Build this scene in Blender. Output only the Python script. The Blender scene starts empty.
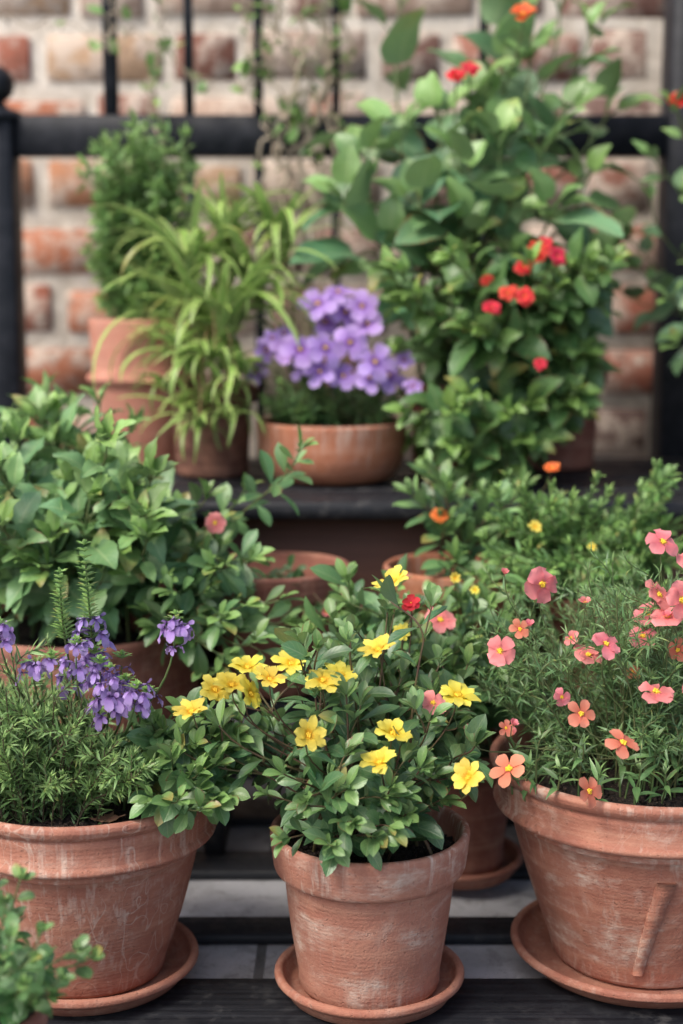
import bpy, math, random
import numpy as np
from mathutils import Vector, Matrix, noise as mnoise

random.seed(7)
rng = np.random.default_rng(11)
C = bpy.context.scene.collection
R = math.radians

# ------------------------------------------------------------------ camera
CAM_H = 0.70; PITCH = 9.0; F = 1500.0
CAM = np.array([0.0, 0.0, CAM_H])
_fw = np.array([0, math.cos(R(PITCH)), -math.sin(R(PITCH))])
_up = np.array([0, math.sin(R(PITCH)), math.cos(R(PITCH))])
_rt = np.array([1.0, 0, 0])
def W(px, py, d):
    """point at depth d (metres along y) seen in that direction of the room"""
    r = _fw + (px - 341.5) / F * _rt - (py - 512) / F * _up
    return CAM + r * (d / r[1])
cam = bpy.data.cameras.new('camera'); camo = bpy.data.objects.new('camera', cam); C.objects.link(camo)
camo.location = CAM; camo.rotation_euler = (R(90 - PITCH), 0, 0)
cam.sensor_fit = 'VERTICAL'; cam.sensor_height = 36; cam.sensor_width = 24; cam.lens = F * 36 / 1024
cam.clip_start = 0.05; cam.clip_end = 500
cam.dof.use_dof = True; cam.dof.focus_distance = 1.40; cam.dof.aperture_fstop = 2.5
bpy.context.scene.camera = camo

# ------------------------------------------------------------------ light
SUN_EL, SUN_AZ = 52, -52      # azimuth from straight behind the camera, negative = left
w = bpy.data.worlds.new('World'); bpy.context.scene.world = w; w.use_nodes = True
nt = w.node_tree; bg = nt.nodes['Background']
sky = nt.nodes.new('ShaderNodeTexSky'); sky.sky_type = 'NISHITA'; sky.sun_disc = False
sky.sun_elevation = R(SUN_EL); sky.air_density = 1.0; sky.dust_density = 4.0; sky.ozone_density = 1.0
sdir = Vector((math.sin(R(SUN_AZ)) * math.cos(R(SUN_EL)), -math.cos(R(SUN_AZ)) * math.cos(R(SUN_EL)), math.sin(R(SUN_EL))))
sky.sun_rotation = math.atan2(sdir.x, sdir.y)
nt.links.new(sky.outputs[0], bg.inputs[0]); bg.inputs[1].default_value = 0.15
sl = bpy.data.lights.new('sun', 'SUN'); sl.energy = 1.45; sl.angle = R(18); sl.color = (1.0, 0.95, 0.88)
so = bpy.data.objects.new('sun', sl); C.objects.link(so)
so.rotation_euler = sdir.to_track_quat('Z', 'Y').to_euler()
vs = bpy.context.scene.view_settings
vs.view_transform = 'Standard'; vs.look = 'None'; vs.gamma = 1; vs.exposure = 0.72; vs.use_curve_mapping = False

# ------------------------------------------------------------------ tagging
def tag(o, label=None, cat=None, group=None, kind=None):
    if label: o['label'] = label
    if cat: o['category'] = cat
    if group: o['group'] = group
    if kind: o['kind'] = kind
    return o
def empty(name, loc, label, cat, group=None):
    o = bpy.data.objects.new(name, None); C.objects.link(o); o.location = loc; o.empty_display_size = .05
    return tag(o, label, cat, group)
def link(name, me, mat=None, parent=None, loc=None):
    if mat and not me.materials: me.materials.append(mat)
    o = bpy.data.objects.new(name, me); C.objects.link(o)
    if parent: o.parent = parent
    if loc is not None: o.location = loc
    return o

# ------------------------------------------------------------------ material helpers
class NT:
    def __init__(s, name):
        s.m = bpy.data.materials.new(name); s.m.use_nodes = True
        s.t = s.m.node_tree; s.n = s.t.nodes; s.b = s.n['Principled BSDF']; s.out = s.n['Material Output']
    def new(s, typ, **k):
        n = s.n.new('ShaderNode' + typ)
        for a, v in k.items(): setattr(n, a, v)
        return n
    def l(s, a, b): s.t.links.new(a, b)
    def val(s, x, inp):
        if isinstance(x, (int, float)): inp.default_value = x
        elif isinstance(x, tuple): inp.default_value = x if len(x) == 4 else (*x, 1)
        else: s.l(x, inp)
    def math(s, op, a, b=0.0, c=None, clamp=False):
        n = s.new('Math', operation=op); n.use_clamp = clamp
        s.val(a, n.inputs[0]); s.val(b, n.inputs[1])
        if c is not None: s.val(c, n.inputs[2])
        return n.outputs[0]
    def mix(s, f, a, b, blend='MIX'):
        n = s.new('Mix', data_type='RGBA', blend_type=blend)
        s.val(f, n.inputs[0]); s.val(a, n.inputs[6]); s.val(b, n.inputs[7]); return n.outputs[2]
    def noise(s, vec, scale, detail=3, rough=.5, dist=0):
        n = s.new('TexNoise'); n.inputs['Scale'].default_value = scale; n.inputs['Detail'].default_value = detail
        n.inputs['Roughness'].default_value = rough; n.inputs['Distortion'].default_value = dist
        if vec is not None: s.l(vec, n.inputs['Vector'])
        return n.outputs[0]
    def ramp(s, x, a, b, lo=0., hi=1., smooth=True):
        n = s.new('MapRange'); n.interpolation_type = 'SMOOTHSTEP' if smooth else 'LINEAR'
        s.val(x, n.inputs[0]); n.inputs[1].default_value = a; n.inputs[2].default_value = b
        n.inputs[3].default_value = lo; n.inputs[4].default_value = hi; return n.outputs[0]
    def mapping(s, vec, scale=(1, 1, 1), loc=(0, 0, 0)):
        n = s.new('Mapping'); n.inputs['Scale'].default_value = scale; n.inputs['Location'].default_value = loc
        s.l(vec, n.inputs[0]); return n.outputs[0]
    def bump(s, h, strength=.3, dist=.002, prev=None):
        n = s.new('Bump'); n.inputs['Strength'].default_value = strength; n.inputs['Distance'].default_value = dist
        s.l(h, n.inputs['Height'])
        if prev is not None: s.l(prev, n.inputs['Normal'])
        return n.outputs[0]
    def obj(s): return s.new('TexCoord').outputs['Object']
    def sep(s, v):
        n = s.new('SeparateXYZ'); s.l(v, n.inputs[0]); return n.outputs

def leaf_mat(name, ca, cb, tip=None, back=None, veins=7, rough=.42, vein_amt=.25, trans=.22, stripe=None, edge=None):
    """leaf blade: per-leaf tint attribute (x hue mix, y value, z youth), veins from uv"""
    q = NT(name)
    at = q.new('Attribute', attribute_name='tint'); tr = q.sep(at.outputs['Vector'])
    uv = q.new('UVMap', uv_map='uv'); u = q.sep(uv.outputs[0])
    au = q.math('ABSOLUTE', q.math('SUBTRACT', u[0], .5)); au = q.math('MULTIPLY', au, 2.)
    col = q.mix(tr[0], ca, cb)
    if tip: col = q.mix(tr[2], col, tip)
    mid = q.ramp(au, .03, .13, 1, 0)
    sv = q.math('SINE', q.math('MULTIPLY', q.math('SUBTRACT', u[1], q.math('MULTIPLY', au, .28)), veins * 6.283))
    svm = q.ramp(sv, .82, 1.0)
    vm = q.math('MAXIMUM', mid, q.math('MULTIPLY', svm, .55))
    light = q.mix(.5, col, (.55, .62, .35))
    col = q.mix(q.math('MULTIPLY', vm, vein_amt), col, light)
    if stripe: col = q.mix(q.ramp(au, .45, .62), col, stripe)
    if edge: col = q.mix(q.ramp(au, .2, .5, 1, 0), col, edge)
    nz = q.noise(q.obj(), 90, 2)
    col = q.mix(q.ramp(nz, .35, .75, 0, .28), col, q.mix(.5, col, (.2, .3, .08)))
    hv = q.new('HueSaturation'); q.l(col, hv.inputs['Color'])
    hv.inputs['Hue'].default_value = .487; hv.inputs['Saturation'].default_value = 1.07; q.l(q.ramp(tr[1], 0, 1, .80, 1.60, False), hv.inputs['Value']); col = hv.outputs[0]
    col = q.mix(q.math('MULTIPLY', q.ramp(tr[1], .93, .96), q.ramp(q.math('ADD', u[1], q.math('MULTIPLY', nz, .6)), .7, 1.25, .15, .9)), col, (.30, .24, .06))
    edge_ = q.math('MULTIPLY', q.ramp(tr[0], .86, .9), q.ramp(q.math('ADD', au, q.math('MULTIPLY', q.noise(q.obj(), 220, 2), .9)), 1.28, 1.4))
    col = q.mix(edge_, col, (.20, .12, .05))
    geo = q.new('NewGeometry')
    bk = q.mix(.45, col, back or (.22, .30, .16))
    col = q.mix(geo.outputs['Backfacing'], col, bk)
    q.l(col, q.b.inputs['Base Color'])
    q.l(q.math('ADD', rough, q.math('MULTIPLY', geo.outputs['Backfacing'], .25)), q.b.inputs['Roughness'])
    q.l(q.bump(q.math('MULTIPLY', vm, -1.), .35, .0007, q.bump(q.noise(q.obj(), 260, 2), .25, .0006)), q.b.inputs['Normal'])
    t = q.new('BsdfTranslucent'); q.l(q.mix(.5, col, (.14, .27, .06)), t.inputs[0]); q.b.inputs['Specular IOR Level'].default_value = .75
    ms = q.new('MixShader'); ms.inputs[0].default_value = trans
    q.l(q.b.outputs[0], ms.inputs[1]); q.l(t.outputs[0], ms.inputs[2]); q.l(ms.outputs[0], q.out.inputs[0])
    return q.m

def petal_mat(name, base, tipc, throat, thr=.22, streak=.2, trans=.3):
    q = NT(name)
    at = q.new('Attribute', attribute_name='tint'); tr = q.sep(at.outputs['Vector'])
    u = q.sep(q.new('UVMap', uv_map='uv').outputs[0])
    oi = q.new('ObjectInfo')
    col = q.mix(q.ramp(u[1], .2, 1.), base, tipc)
    au = q.math('ABSOLUTE', q.math('SUBTRACT', u[0], .5))
    st = q.ramp(q.math('SINE', q.math('MULTIPLY', au, 70.)), .2, 1, 0, streak)
    col = q.mix(st, col, q.mix(.5, col, throat))
    col = q.mix(q.ramp(u[1], thr * .5, thr * 1.3, 1, 0), col, throat)
    hv = q.new('HueSaturation'); q.l(col, hv.inputs['Color'])
    q.l(q.ramp(oi.outputs['Random'], 0, 1, .488, .512, False), hv.inputs['Hue'])
    q.l(q.ramp(tr[1], 0, 1, .8, 1.15, False), hv.inputs['Value']); col = hv.outputs[0]
    q.l(col, q.b.inputs['Base Color']); q.b.inputs['Roughness'].default_value = .6
    q.l(q.bump(q.math('SINE', q.math('MULTIPLY', au, 90.)), .3, .0004), q.b.inputs['Normal'])
    t = q.new('BsdfTranslucent'); q.l(col, t.inputs[0])
    ms = q.new('MixShader'); ms.inputs[0].default_value = trans
    q.l(q.b.outputs[0], ms.inputs[1]); q.l(t.outputs[0], ms.inputs[2]); q.l(ms.outputs[0], q.out.inputs[0])
    return q.m

def stem_mat(name, a, b, rough=.6):
    q = NT(name); n = q.noise(q.obj(), 40, 3)
    q.l(q.mix(q.ramp(n, .35, .65), a, b), q.b.inputs['Base Color']); q.b.inputs['Roughness'].default_value = rough
    q.l(q.bump(q.noise(q.obj(), 400, 2), .4, .0006), q.b.inputs['Normal'])
    return q.m

def terracotta(name, a=(.43, .165, .095), b=(.33, .12, .075), salt=.5, saltc=(.56, .43, .35), seed=0., scr=0., streak=.5, rough=.82, dirt=.35):
    q = NT(name); o = q.mapping(q.obj(), (1, 1, 1), (seed, seed * 1.7, seed * .3)); x = q.sep(q.obj())
    n1 = q.noise(o, 11, 4, .6); n2 = q.noise(o, 55, 4, .65); n3 = q.noise(o, 420, 2)
    col = q.mix(q.ramp(n1, .32, .68), a, b)
    col = q.mix(q.ramp(n2, .4, .75, 0, .35), col, (.52, .25, .16))
    band = q.noise(q.mapping(o, (3, 3, 60)), 2.2, 4, .6)          # turned bands of colour
    col = q.mix(q.ramp(band, .45, .75, 0, .35), col, (.55, .30, .2))
    # lime bloom: broad patches broken up finely
    s1 = q.ramp(q.noise(q.mapping(o, (1, 1, 2.2), (3, 1, 2)), 15, 6, .6, .3), .47, .68)
    s1 = q.math('MULTIPLY', s1, q.ramp(n2, .34, .66, .15, 1.))
    s1 = q.math('MULTIPLY', s1, q.ramp(q.noise(q.mapping(o, (60, 60, 260), (2, 2, 2)), 1., 4, .7), .36, .6, .35, 1.))
    # runs and drips
    s2 = q.noise(q.mapping(o, (120, 120, 12), (5, 2, 1)), 1., 3, .6)
    s2 = q.math('MULTIPLY', q.ramp(s2, .5, .68), q.ramp(q.noise(o, 9, 2), .38, .58))
    s = q.math('ADD', q.math('MULTIPLY', s1, salt), q.math('MULTIPLY', s2, streak), clamp=True)
    col = q.mix(s, col, saltc)
    # fine curling scratches
    if scr > 0:
        nn = q.noise(q.mapping(o, (1, 1, .3), (9, 4, 7)), 34, 1.2, .5, .3)
        ln = q.ramp(q.math('ABSOLUTE', q.math('SUBTRACT', nn, .5)), .0, .014, 1, 0)
        nn2 = q.noise(q.mapping(o, (1.2, 1, .5), (1, 8, 3)), 30, 1., .5, .8)
        ln2 = q.ramp(q.math('ABSOLUTE', q.math('SUBTRACT', nn2, .47)), .0, .012, 1, 0)
        msk = q.ramp(q.noise(q.mapping(o, (1, 1, 1), (2, 6, 9)), 10, 1), .46, .62)
        col = q.mix(q.math('MULTIPLY', q.math('MULTIPLY', q.math('MAXIMUM', ln, ln2), msk), scr), col, saltc)
    # damp, mossy grime in blotches
    d = q.math('MULTIPLY', q.ramp(q.noise(q.mapping(o, (1, 1, 1), (7, 7, 1)), 13, 5, .7), .54, .75), dirt)
    col = q.mix(d, col, (.16, .085, .055))
    pits = q.ramp(q.noise(q.mapping(o, (1, 1, 1), (4, 0, 8)), 240, 1), .68, .74)
    col = q.mix(q.math('MULTIPLY', pits, .3), col, (.15, .07, .045))
    q.l(col, q.b.inputs['Base Color']); q.b.inputs['Roughness'].default_value = rough
    rings = q.math('SINE', q.math('MULTIPLY', x[2], 1500.))
    h = q.math('ADD', q.math('MULTIPLY', rings, q.ramp(n1, .4, .7, 0, .16)), q.math('ADD', n3, q.math('MULTIPLY', n2, 2.)))
    h = q.math('ADD', h, q.math('MULTIPLY', band, .6)); h = q.math('SUBTRACT', h, pits)
    q.l(q.bump(h, .55, .0011), q.b.inputs['Normal'])
    return q.m

M = {}
M['tc_mid'] = terracotta('terracotta_washed', (.39, .17, .115), (.325, .13, .087), salt=1.0, streak=1., seed=1.3, scr=.12)
M['tc_left'] = terracotta('terracotta_scratched', (.37, .15, .095), (.295, .11, .072), salt=.45, streak=.5, seed=4.1, scr=.45)
M['tc_right'] = terracotta('terracotta_patchy', (.36, .14, .09), (.285, .105, .068), salt=1., streak=.5, seed=8.7, scr=.15)
M['tc_plain'] = terracotta('terracotta_plain', (.29, .105, .07), (.20, .07, .048), salt=.2, streak=.1, seed=2.2)
M['tc_pale'] = terracotta('terracotta_pinkish', (.47, .20, .14), (.40, .16, .11), salt=.2, streak=.15, seed=6.2, dirt=.15)
M['tc_dark'] = terracotta('terracotta_dark', (.17, .07, .045), (.11, .045, .03), salt=.1, streak=.1, seed=5.2)
M['tc_bowl'] = terracotta('terracotta_orange', (.45, .17, .085), (.34, .115, .06), salt=.25, streak=.5, seed=3.2)
M['tc_saucer'] = terracotta('terracotta_saucer', (.36, .14, .088), (.28, .10, .064), salt=.25, streak=.2, seed=7.9)

q = NT('potting_soil'); o = q.obj(); n = q.noise(o, 180, 5, .7)
col = q.mix(q.ramp(n, .35, .7), (.012, .008, .006), (.05, .032, .022))
col = q.mix(q.ramp(q.noise(o, 420, 2), .66, .72), col, (.22, .15, .1))
q.l(col, q.b.inputs['Base Color']); q.b.inputs['Roughness'].default_value = .95
q.l(q.bump(n, 1, .004), q.b.inputs['Normal']); M['soil'] = q.m

q = NT('black_painted_wood'); o = q.obj()
g = q.noise(q.mapping(o, (4, 170, 170)), 1, 4, .6); n2 = q.noise(o, 60, 4, .65); n3 = q.noise(o, 5, 3)
col = q.mix(q.ramp(g, .35, .7), (.008, .009, .012), (.024, .026, .031))
col = q.mix(q.math('MULTIPLY', q.ramp(n2, .5, .75, 0, .5), q.ramp(n3, .4, .65)), col, (.12, .115, .11))
q.l(col, q.b.inputs['Base Color']); q.l(q.ramp(n2, .3, .7, .4, .7), q.b.inputs['Roughness']); q.b.inputs['Specular IOR Level'].default_value = .3
q.l(q.bump(g, .5, .0012), q.b.inputs['Normal']); M['slat'] = q.m

q = NT('brown_wood'); o = q.obj()
g = q.noise(q.mapping(o, (5, 90, 90)), 1, 4, .6)
q.l(q.mix(g, (.045, .018, .012), (.15, .065, .042)), q.b.inputs['Base Color']); q.b.inputs['Roughness'].default_value = .7
q.l(q.bump(g, .5, .0015), q.b.inputs['Normal']); M['brownwood'] = q.m

q = NT('black_iron'); o = q.obj(); n = q.noise(o, 45, 4, .6)
q.l(q.mix(q.ramp(n, .4, .7), (.007, .009, .013), (.018, .020, .026)), q.b.inputs['Base Color']); q.b.inputs['Roughness'].default_value = .5
q.b.inputs['Specular IOR Level'].default_value = .22
q.l(q.bump(n, .3, .001), q.b.inputs['Normal']); M['iron'] = q.m

q = NT('pale_paving'); o = q.obj()
br = q.new('TexBrick'); q.l(q.mapping(o, (1, 1, 1), (.085, -.02, 0)), br.inputs[0])
br.inputs['Scale'].default_value = 1; br.inputs['Brick Width'].default_value = .36; br.inputs['Row Height'].default_value = .193
br.inputs['Mortar Size'].default_value = .006; br.inputs['Mortar Smooth'].default_value = .3
br.inputs['Color1'].default_value = (.50, .50, .52, 1); br.inputs['Color2'].default_value = (.40, .40, .42, 1); br.inputs['Mortar'].default_value = (.09, .09, .09, 1)
n = q.noise(o, 14, 5, .65)
col = q.mix(q.ramp(n, .35, .75, 0, .6), br.outputs[0], (.22, .215, .215))
col = q.mix(q.ramp(q.noise(o, 300, 2), .6, .75, 0, .4), col, (.14, .13, .12))
q.l(col, q.b.inputs['Base Color']); q.b.inputs['Roughness'].default_value = .85
stn = q.ramp(q.noise(q.mapping(o, (1, 1, 1), (3, 3, 0)), 26, 6, .75, .5), .5, .62, 0, .5)
col = q.mix(stn, col, (.17, .165, .16)); q.l(col, q.b.inputs['Base Color'])
q.l(q.bump(q.math('ADD', q.math('ADD', n, q.math('MULTIPLY', q.noise(o, 500, 3), .6)), q.math('MULTIPLY', br.outputs[1], -1.5)), .5, .003), q.b.inputs['Normal']); M['paving'] = q.m

q = NT('old_brick'); o = q.obj(); at = q.new('Attribute', attribute_name='tint')
n = q.noise(o, 24, 5, .65); n2 = q.noise(o, 9, 3)
col = q.mix(q.ramp(n, .42, .60, 0, .85), at.outputs['Color'], (.60, .50, .41))
col = q.mix(q.ramp(q.noise(o, 60, 3), .56, .7, 0, .5), col, (.13, .08, .06))
q.l(col, q.b.inputs['Base Color']); q.b.inputs['Roughness'].default_value = .9
q.l(q.bump(n, .9, .006), q.b.inputs['Normal']); M['brick'] = q.m
q = NT('lime_mortar'); o = q.obj(); n = q.noise(o, 30, 5, .7)
q.l(q.mix(q.ramp(n, .3, .7), (.56, .49, .40), (.80, .73, .63)), q.b.inputs['Base Color']); q.b.inputs['Roughness'].default_value = .95
q.l(q.bump(n, .8, .008), q.b.inputs['Normal']); M['mortar'] = q.m

# ------------------------------------------------------------------ mesh helpers
def mesh_from(name, V, Q, uv=None, tint=None, smooth=True):
    """V (n,3); Q (m,4) quads; uv per vertex (n,2); tint per vertex (n,3)"""
    me = bpy.data.meshes.new(name); V = np.asarray(V, np.float32); Q = np.asarray(Q, np.int32)
    me.vertices.add(len(V)); me.vertices.foreach_set('co', V.ravel())
    me.loops.add(Q.size); me.loops.foreach_set('vertex_index', Q.ravel())
    me.polygons.add(len(Q)); me.polygons.foreach_set('loop_start', np.arange(0, Q.size, 4, dtype=np.int32))
    me.polygons.foreach_set('loop_total', np.full(len(Q), 4, np.int32))
    me.update(calc_edges=True)
    if smooth: me.polygons.foreach_set('use_smooth', np.ones(len(Q), bool))
    if uv is not None:
        l = me.uv_layers.new(name='uv'); l.data.foreach_set('uv', np.asarray(uv, np.float32)[Q.ravel()].ravel())
    if tint is not None:
        a = me.attributes.new('tint', 'FLOAT_COLOR', 'POINT')
        t = np.ones((len(V), 4), np.float32); t[:, :3] = tint; a.data.foreach_set('color', t.ravel())
    me.validate(); return me

PROF = {
    'obovate': lambda v: np.sin(np.pi * np.clip(v, 0, 1) ** 1.35) ** .8,
    'ovate': lambda v: np.sin(np.pi * np.clip(v, 0, 1) ** .72) ** .9,
    'elliptic': lambda v: np.sin(np.pi * v) ** .8,
    'lance': lambda v: np.sin(np.pi * v ** .7) ** 1.2,
    'round': lambda v: np.sqrt(np.clip(1 - (2 * v - 1) ** 2, 0, 1)),
    'heart': lambda v: np.where(v < .3, .62 + .38 * np.sin(np.pi / 2 * np.clip(v / .3, 0, 1)), np.cos(np.pi / 2 * np.clip((v - .3) / .7, 0, 1)) ** .85),
    'strap': lambda v: np.where(v < .12, .6 + .4 * v / .12, np.clip((1 - v) / .88, 0, 1) ** .55),
    'needle': lambda v: np.where(v < .5, 1., np.clip((1 - v) * 2, 0, 1) ** .7),
    'petal': lambda v: np.where(v < .68, .25 + .75 * np.sin(np.pi / 2 * np.clip(v / .68, 0, 1)) ** 1.2, np.sqrt(np.clip(1 - ((v - .68) / .345) ** 2, 0, 1))),
    'ray': lambda v: np.where(v < .6, .4 + .6 * np.sin(np.pi / 2 * np.clip(v / .6, 0, 1)), np.clip(1 - ((v - .6) / .41) ** 2, 0, 1) ** .6),
}
def unit(a):
    n = np.linalg.norm(a); return a / n if n > 1e-9 else np.array([0, 0, 1.])

class Blades:
    """gathers leaf blades / petals into one mesh"""
    def __init__(s): s.V = []; s.Q = []; s.U = []; s.T = []; s.n = 0; s.cache = {}
    def template(s, prof, nv, cols, serr):
        k = (prof, nv, cols, serr)
        if k not in s.cache:
            v = np.linspace(0, 1, nv + 1); wv = PROF[prof](v)
            if serr: wv = wv * (1 + serr * np.where(np.arange(nv + 1) % 2 == 0, -1, 1))
            wv[-1] = max(wv[-1] * .3, .02); wv[0] = max(wv[0], .05)
            u = np.linspace(-1, 1, cols)
            U, Vv = np.meshgrid(u, v); Wd = np.repeat(wv[:, None], cols, 1)
            idx = np.arange((nv + 1) * cols).reshape(nv + 1, cols)
            q = np.stack([idx[:-1, :-1], idx[:-1, 1:], idx[1:, 1:], idx[1:, :-1]], -1).reshape(-1, 4)
            s.cache[k] = (U.ravel(), Vv.ravel(), Wd.ravel(), q, v, cols)
        return s.cache[k]
    def add(s, P, T, N, L, Wd, prof='ovate', nv=5, cols=3, curl=.5, fold=.25, wave=.0, serr=0., tint=(.5, .5, 0), cup=0., notch=0., twist=0.):
        U, V, w_, q, v, nc = s.template(prof, nv, cols, serr)
        T = unit(T); N = unit(N - T * np.dot(N, T)); S = np.cross(T, N)
        th = curl * (V ** 1.2); m = V
        ds = 1. / nv; tt = curl * ((np.arange(nv) + .5) * ds) ** 1.2
        ax = np.concatenate([[0], np.cumsum(np.cos(tt) * ds)]); az = np.concatenate([[0], -np.cumsum(np.sin(tt) * ds)])
        A = np.repeat(ax, nc) * L; Z = np.repeat(az, nc) * L
        X = U * w_ * Wd * .5
        up = np.abs(X) * fold + cup * (U * U) * w_ * Wd * .5
        if wave: 
            ph = rng.uniform(0, 6.28)
            up = up + wave * Wd * np.sin(V * 11 + ph + U * 1.5) * np.abs(U) * .5
        if notch: A = A - notch * L * np.clip(1 - np.abs(U) * 1.6, 0, 1) * np.clip((V - .8) * 5, 0, 1)
        Bn_a = np.sin(th); Bn_z = np.cos(th)
        A = A + up * Bn_a; Z = Z + up * Bn_z
        if twist:
            ang = twist * V; X, Z2 = X * np.cos(ang), Z + X * np.sin(ang); Z = Z2
        pts = P + A[:, None] * T + X[:, None] * S + Z[:, None] * N
        s.V.append(pts); s.Q.append(q + s.n); s.n += len(pts)
        s.U.append(np.stack([U * .5 + .5, V], -1)); s.T.append(np.tile(np.asarray(tint, float), (len(pts), 1)))
    def build(s, name, mat, parent, origin):
        if not s.V: return None
        me = mesh_from(name, np.concatenate(s.V) - origin, np.concatenate(s.Q), np.concatenate(s.U), np.concatenate(s.T))
        return link(name, me, mat, parent)

class Tubes:
    def __init__(s): s.V = []; s.Q = []; s.n = 0
    def add(s, pts, r0, r1, k=5):
        pts = np.asarray(pts, float); n = len(pts)
        tg = np.gradient(pts, axis=0); tg /= np.linalg.norm(tg, axis=1)[:, None] + 1e-9
        ref = np.array([.31, .9, .2]); 
        a = np.cross(tg, ref); a /= np.linalg.norm(a, axis=1)[:, None] + 1e-9; b = np.cross(tg, a)
        r = np.linspace(r0, r1, n)[:, None, None]; ph = np.linspace(0, 2 * np.pi, k, endpoint=False)
        ring = pts[:, None] + r * (np.cos(ph)[None, :, None] * a[:, None] + np.sin(ph)[None, :, None] * b[:, None])
        s.V.append(ring.reshape(-1, 3))
        i = np.arange(n - 1)[:, None] * k; j = np.arange(k)[None]; j2 = (j + 1) % k
        s.Q.append(np.stack([i + j, i + j2, i + k + j2, i + k + j], -1).reshape(-1, 4) + s.n); s.n += n * k
    def build(s, name, mat, parent, origin):
        if not s.V: return None
        return link(name, mesh_from(name, np.concatenate(s.V) - origin, np.concatenate(s.Q)), mat, parent)

def bez(p0, p1, p2, p3, n):
    t = np.linspace(0, 1, n)[:, None]
    return (1 - t) ** 3 * p0 + 3 * (1 - t) ** 2 * t * p1 + 3 * (1 - t) * t * t * p2 + t ** 3 * p3

Z = np.array([0, 0, 1.])
def rv(s=1.): return rng.normal(0, s, 3)

def leaf_on(B, S, node, tan, az, ang, L, spec, youth, toward=None):
    """one leaf with petiole"""
    a = np.cross(tan, np.array([.2, .97, .1])); a = unit(a); b = np.cross(tan, a)
    rad = math.cos(az) * a + math.sin(az) * b
    T = unit(math.cos(ang) * tan + math.sin(ang) * rad + Z * spec.get('rise', .0) + rv(.10))
    N = Z * spec.get('flat', 1.0) + tan * .5 + np.array([-.15, -.35, 0]) * spec.get('face', 1.) + rv(spec.get('jit', .25))
    pet = spec.get('pet', .12) * L
    base = node + T * pet
    if pet > .002 and S is not None: S.add([node, node + T * pet * .5 + Z * pet * .1, base], spec.get('pr', .0006), spec.get('pr', .0006) * .8, 4)
    wd = L * spec['w'] * rng.uniform(.85, 1.15)
    B.add(base, T, N, L, wd, spec['prof'], spec.get('nv', 5), spec.get('cols', 3), spec.get('curl', .5) * rng.uniform(.3, 1.6),
          spec.get('fold', .25), spec.get('wave', 0), spec.get('serr', 0), (rng.uniform(0, 1), rng.uniform(0, 1), youth), twist=rng.normal(0, spec.get('twist', .15)))

def shoot(B, S, p0, p1, spec, nodes, start=.3, r0=.0016, r1=.0007, lean=None, side=0, k=5, first=True):
    """a stem from p0 to p1 with leaves"""
    p0 = np.asarray(p0, float); p1 = np.asarray(p1, float); d = np.linalg.norm(p1 - p0)
    up = spec.get('up', .45)
    c1 = p0 + Z * d * up + (p1 - p0) * .12 + rv(d * .05)
    c2 = p1 - unit(p1 - p0 + Z * d * spec.get('tipup', .3)) * d * .3 + rv(d * .04)
    pts = bez(p0, c1, c2, p1, 14)
    S.add(pts, r0, r1, k)
    dense = bez(p0, c1, c2, p1, 60)
    az = rng.uniform(0, 6.28); ph = spec.get('phyl', 'alt')
    ts = start + (1 - start) * (np.linspace(0, 1, nodes) ** spec.get('pack', .85))
    for i, t in enumerate(ts):
        j = min(int(t * 59), 58); node = dense[j]; tan = unit(dense[j + 1] - dense[max(j - 1, 0)])
        rel = i / max(nodes - 1, 1)
        sz = spec['L'] * (spec.get('base', .75) + (1 - spec.get('base', .75)) * math.sin(math.pi * min(rel * 1.15, 1))) * (1 - spec.get('taper', .45) * rel ** 2.5) * rng.uniform(.75, 1.2)
        ang = spec.get('ang', 1.15) * (1 - .55 * rel ** 2) * rng.uniform(.85, 1.15)
        nl = {'alt': 1, 'opp': 2, 'whorl': 3, 'w4': 4}[ph]
        for m in range(nl): leaf_on(B, S, node, tan, az + m * 6.283 / nl + rng.normal(0, .15), ang, sz, spec, rel ** 2 * rng.uniform(.5, 1))
        az += 2.4 if ph == 'alt' else (1.57 if ph == 'opp' else 1.05)
        if side and first and .25 < rel < .85 and rng.random() < side:
            dd = unit(unit(np.array([rng.normal(), rng.normal(), .5])) + tan * .6) * d * spec.get('sidelen', .25) * rng.uniform(.6, 1.2)
            shoot(B, S, node, node + dd, spec, max(int(nodes * .4), 3), .2, r0 * .55, r1, None, 0, 4, False)
    # terminal tuft
    tan = unit(dense[-1] - dense[-3])
    for m in range(spec.get('tuft', 3)):
        leaf_on(B, S, dense[-1], tan, az + m * 2.4, rng.uniform(.25, .7), spec['L'] * rng.uniform(.35, .65), spec, rng.uniform(.6, 1))
    return dense

def blob(c, r, n, shell=.0):
    """n random points in an ellipsoid (centre given by picture direction + depth)"""
    out = []
    while len(out) < n:
        v = rng.uniform(-1, 1, 3); l = np.linalg.norm(v)
        if l > 1 or l < shell: continue
        out.append(np.asarray(c) + v * np.asarray(r))
    return out

# ------------------------------------------------------------------ lathe
def lathe(name, prof, seg=96, wob=.0012, seed=0, mat=None, parent=None):
    V = []; P = np.array(prof); n = len(P)
    for j in range(seg):
        a = 2 * math.pi * j / seg
        for i in range(n):
            r, z = P[i]; k = 1 + wob / max(r, .02) * mnoise.noise(Vector((math.cos(a) * 1.2 + seed, math.sin(a) * 1.2, z * 9)))
            V.append((r * k * math.cos(a), r * k * math.sin(a), z + wob * .6 * mnoise.noise(Vector((math.cos(a) * 1.5, math.sin(a) * 1.5 + seed, 3))) * (z > .02)))
    Q = [(j * n + i, ((j + 1) % seg) * n + i, ((j + 1) % seg) * n + i + 1, j * n + i + 1) for j in range(seg) for i in range(n - 1)]
    return link(name, mesh_from(name, V, Q), mat, parent)

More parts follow.
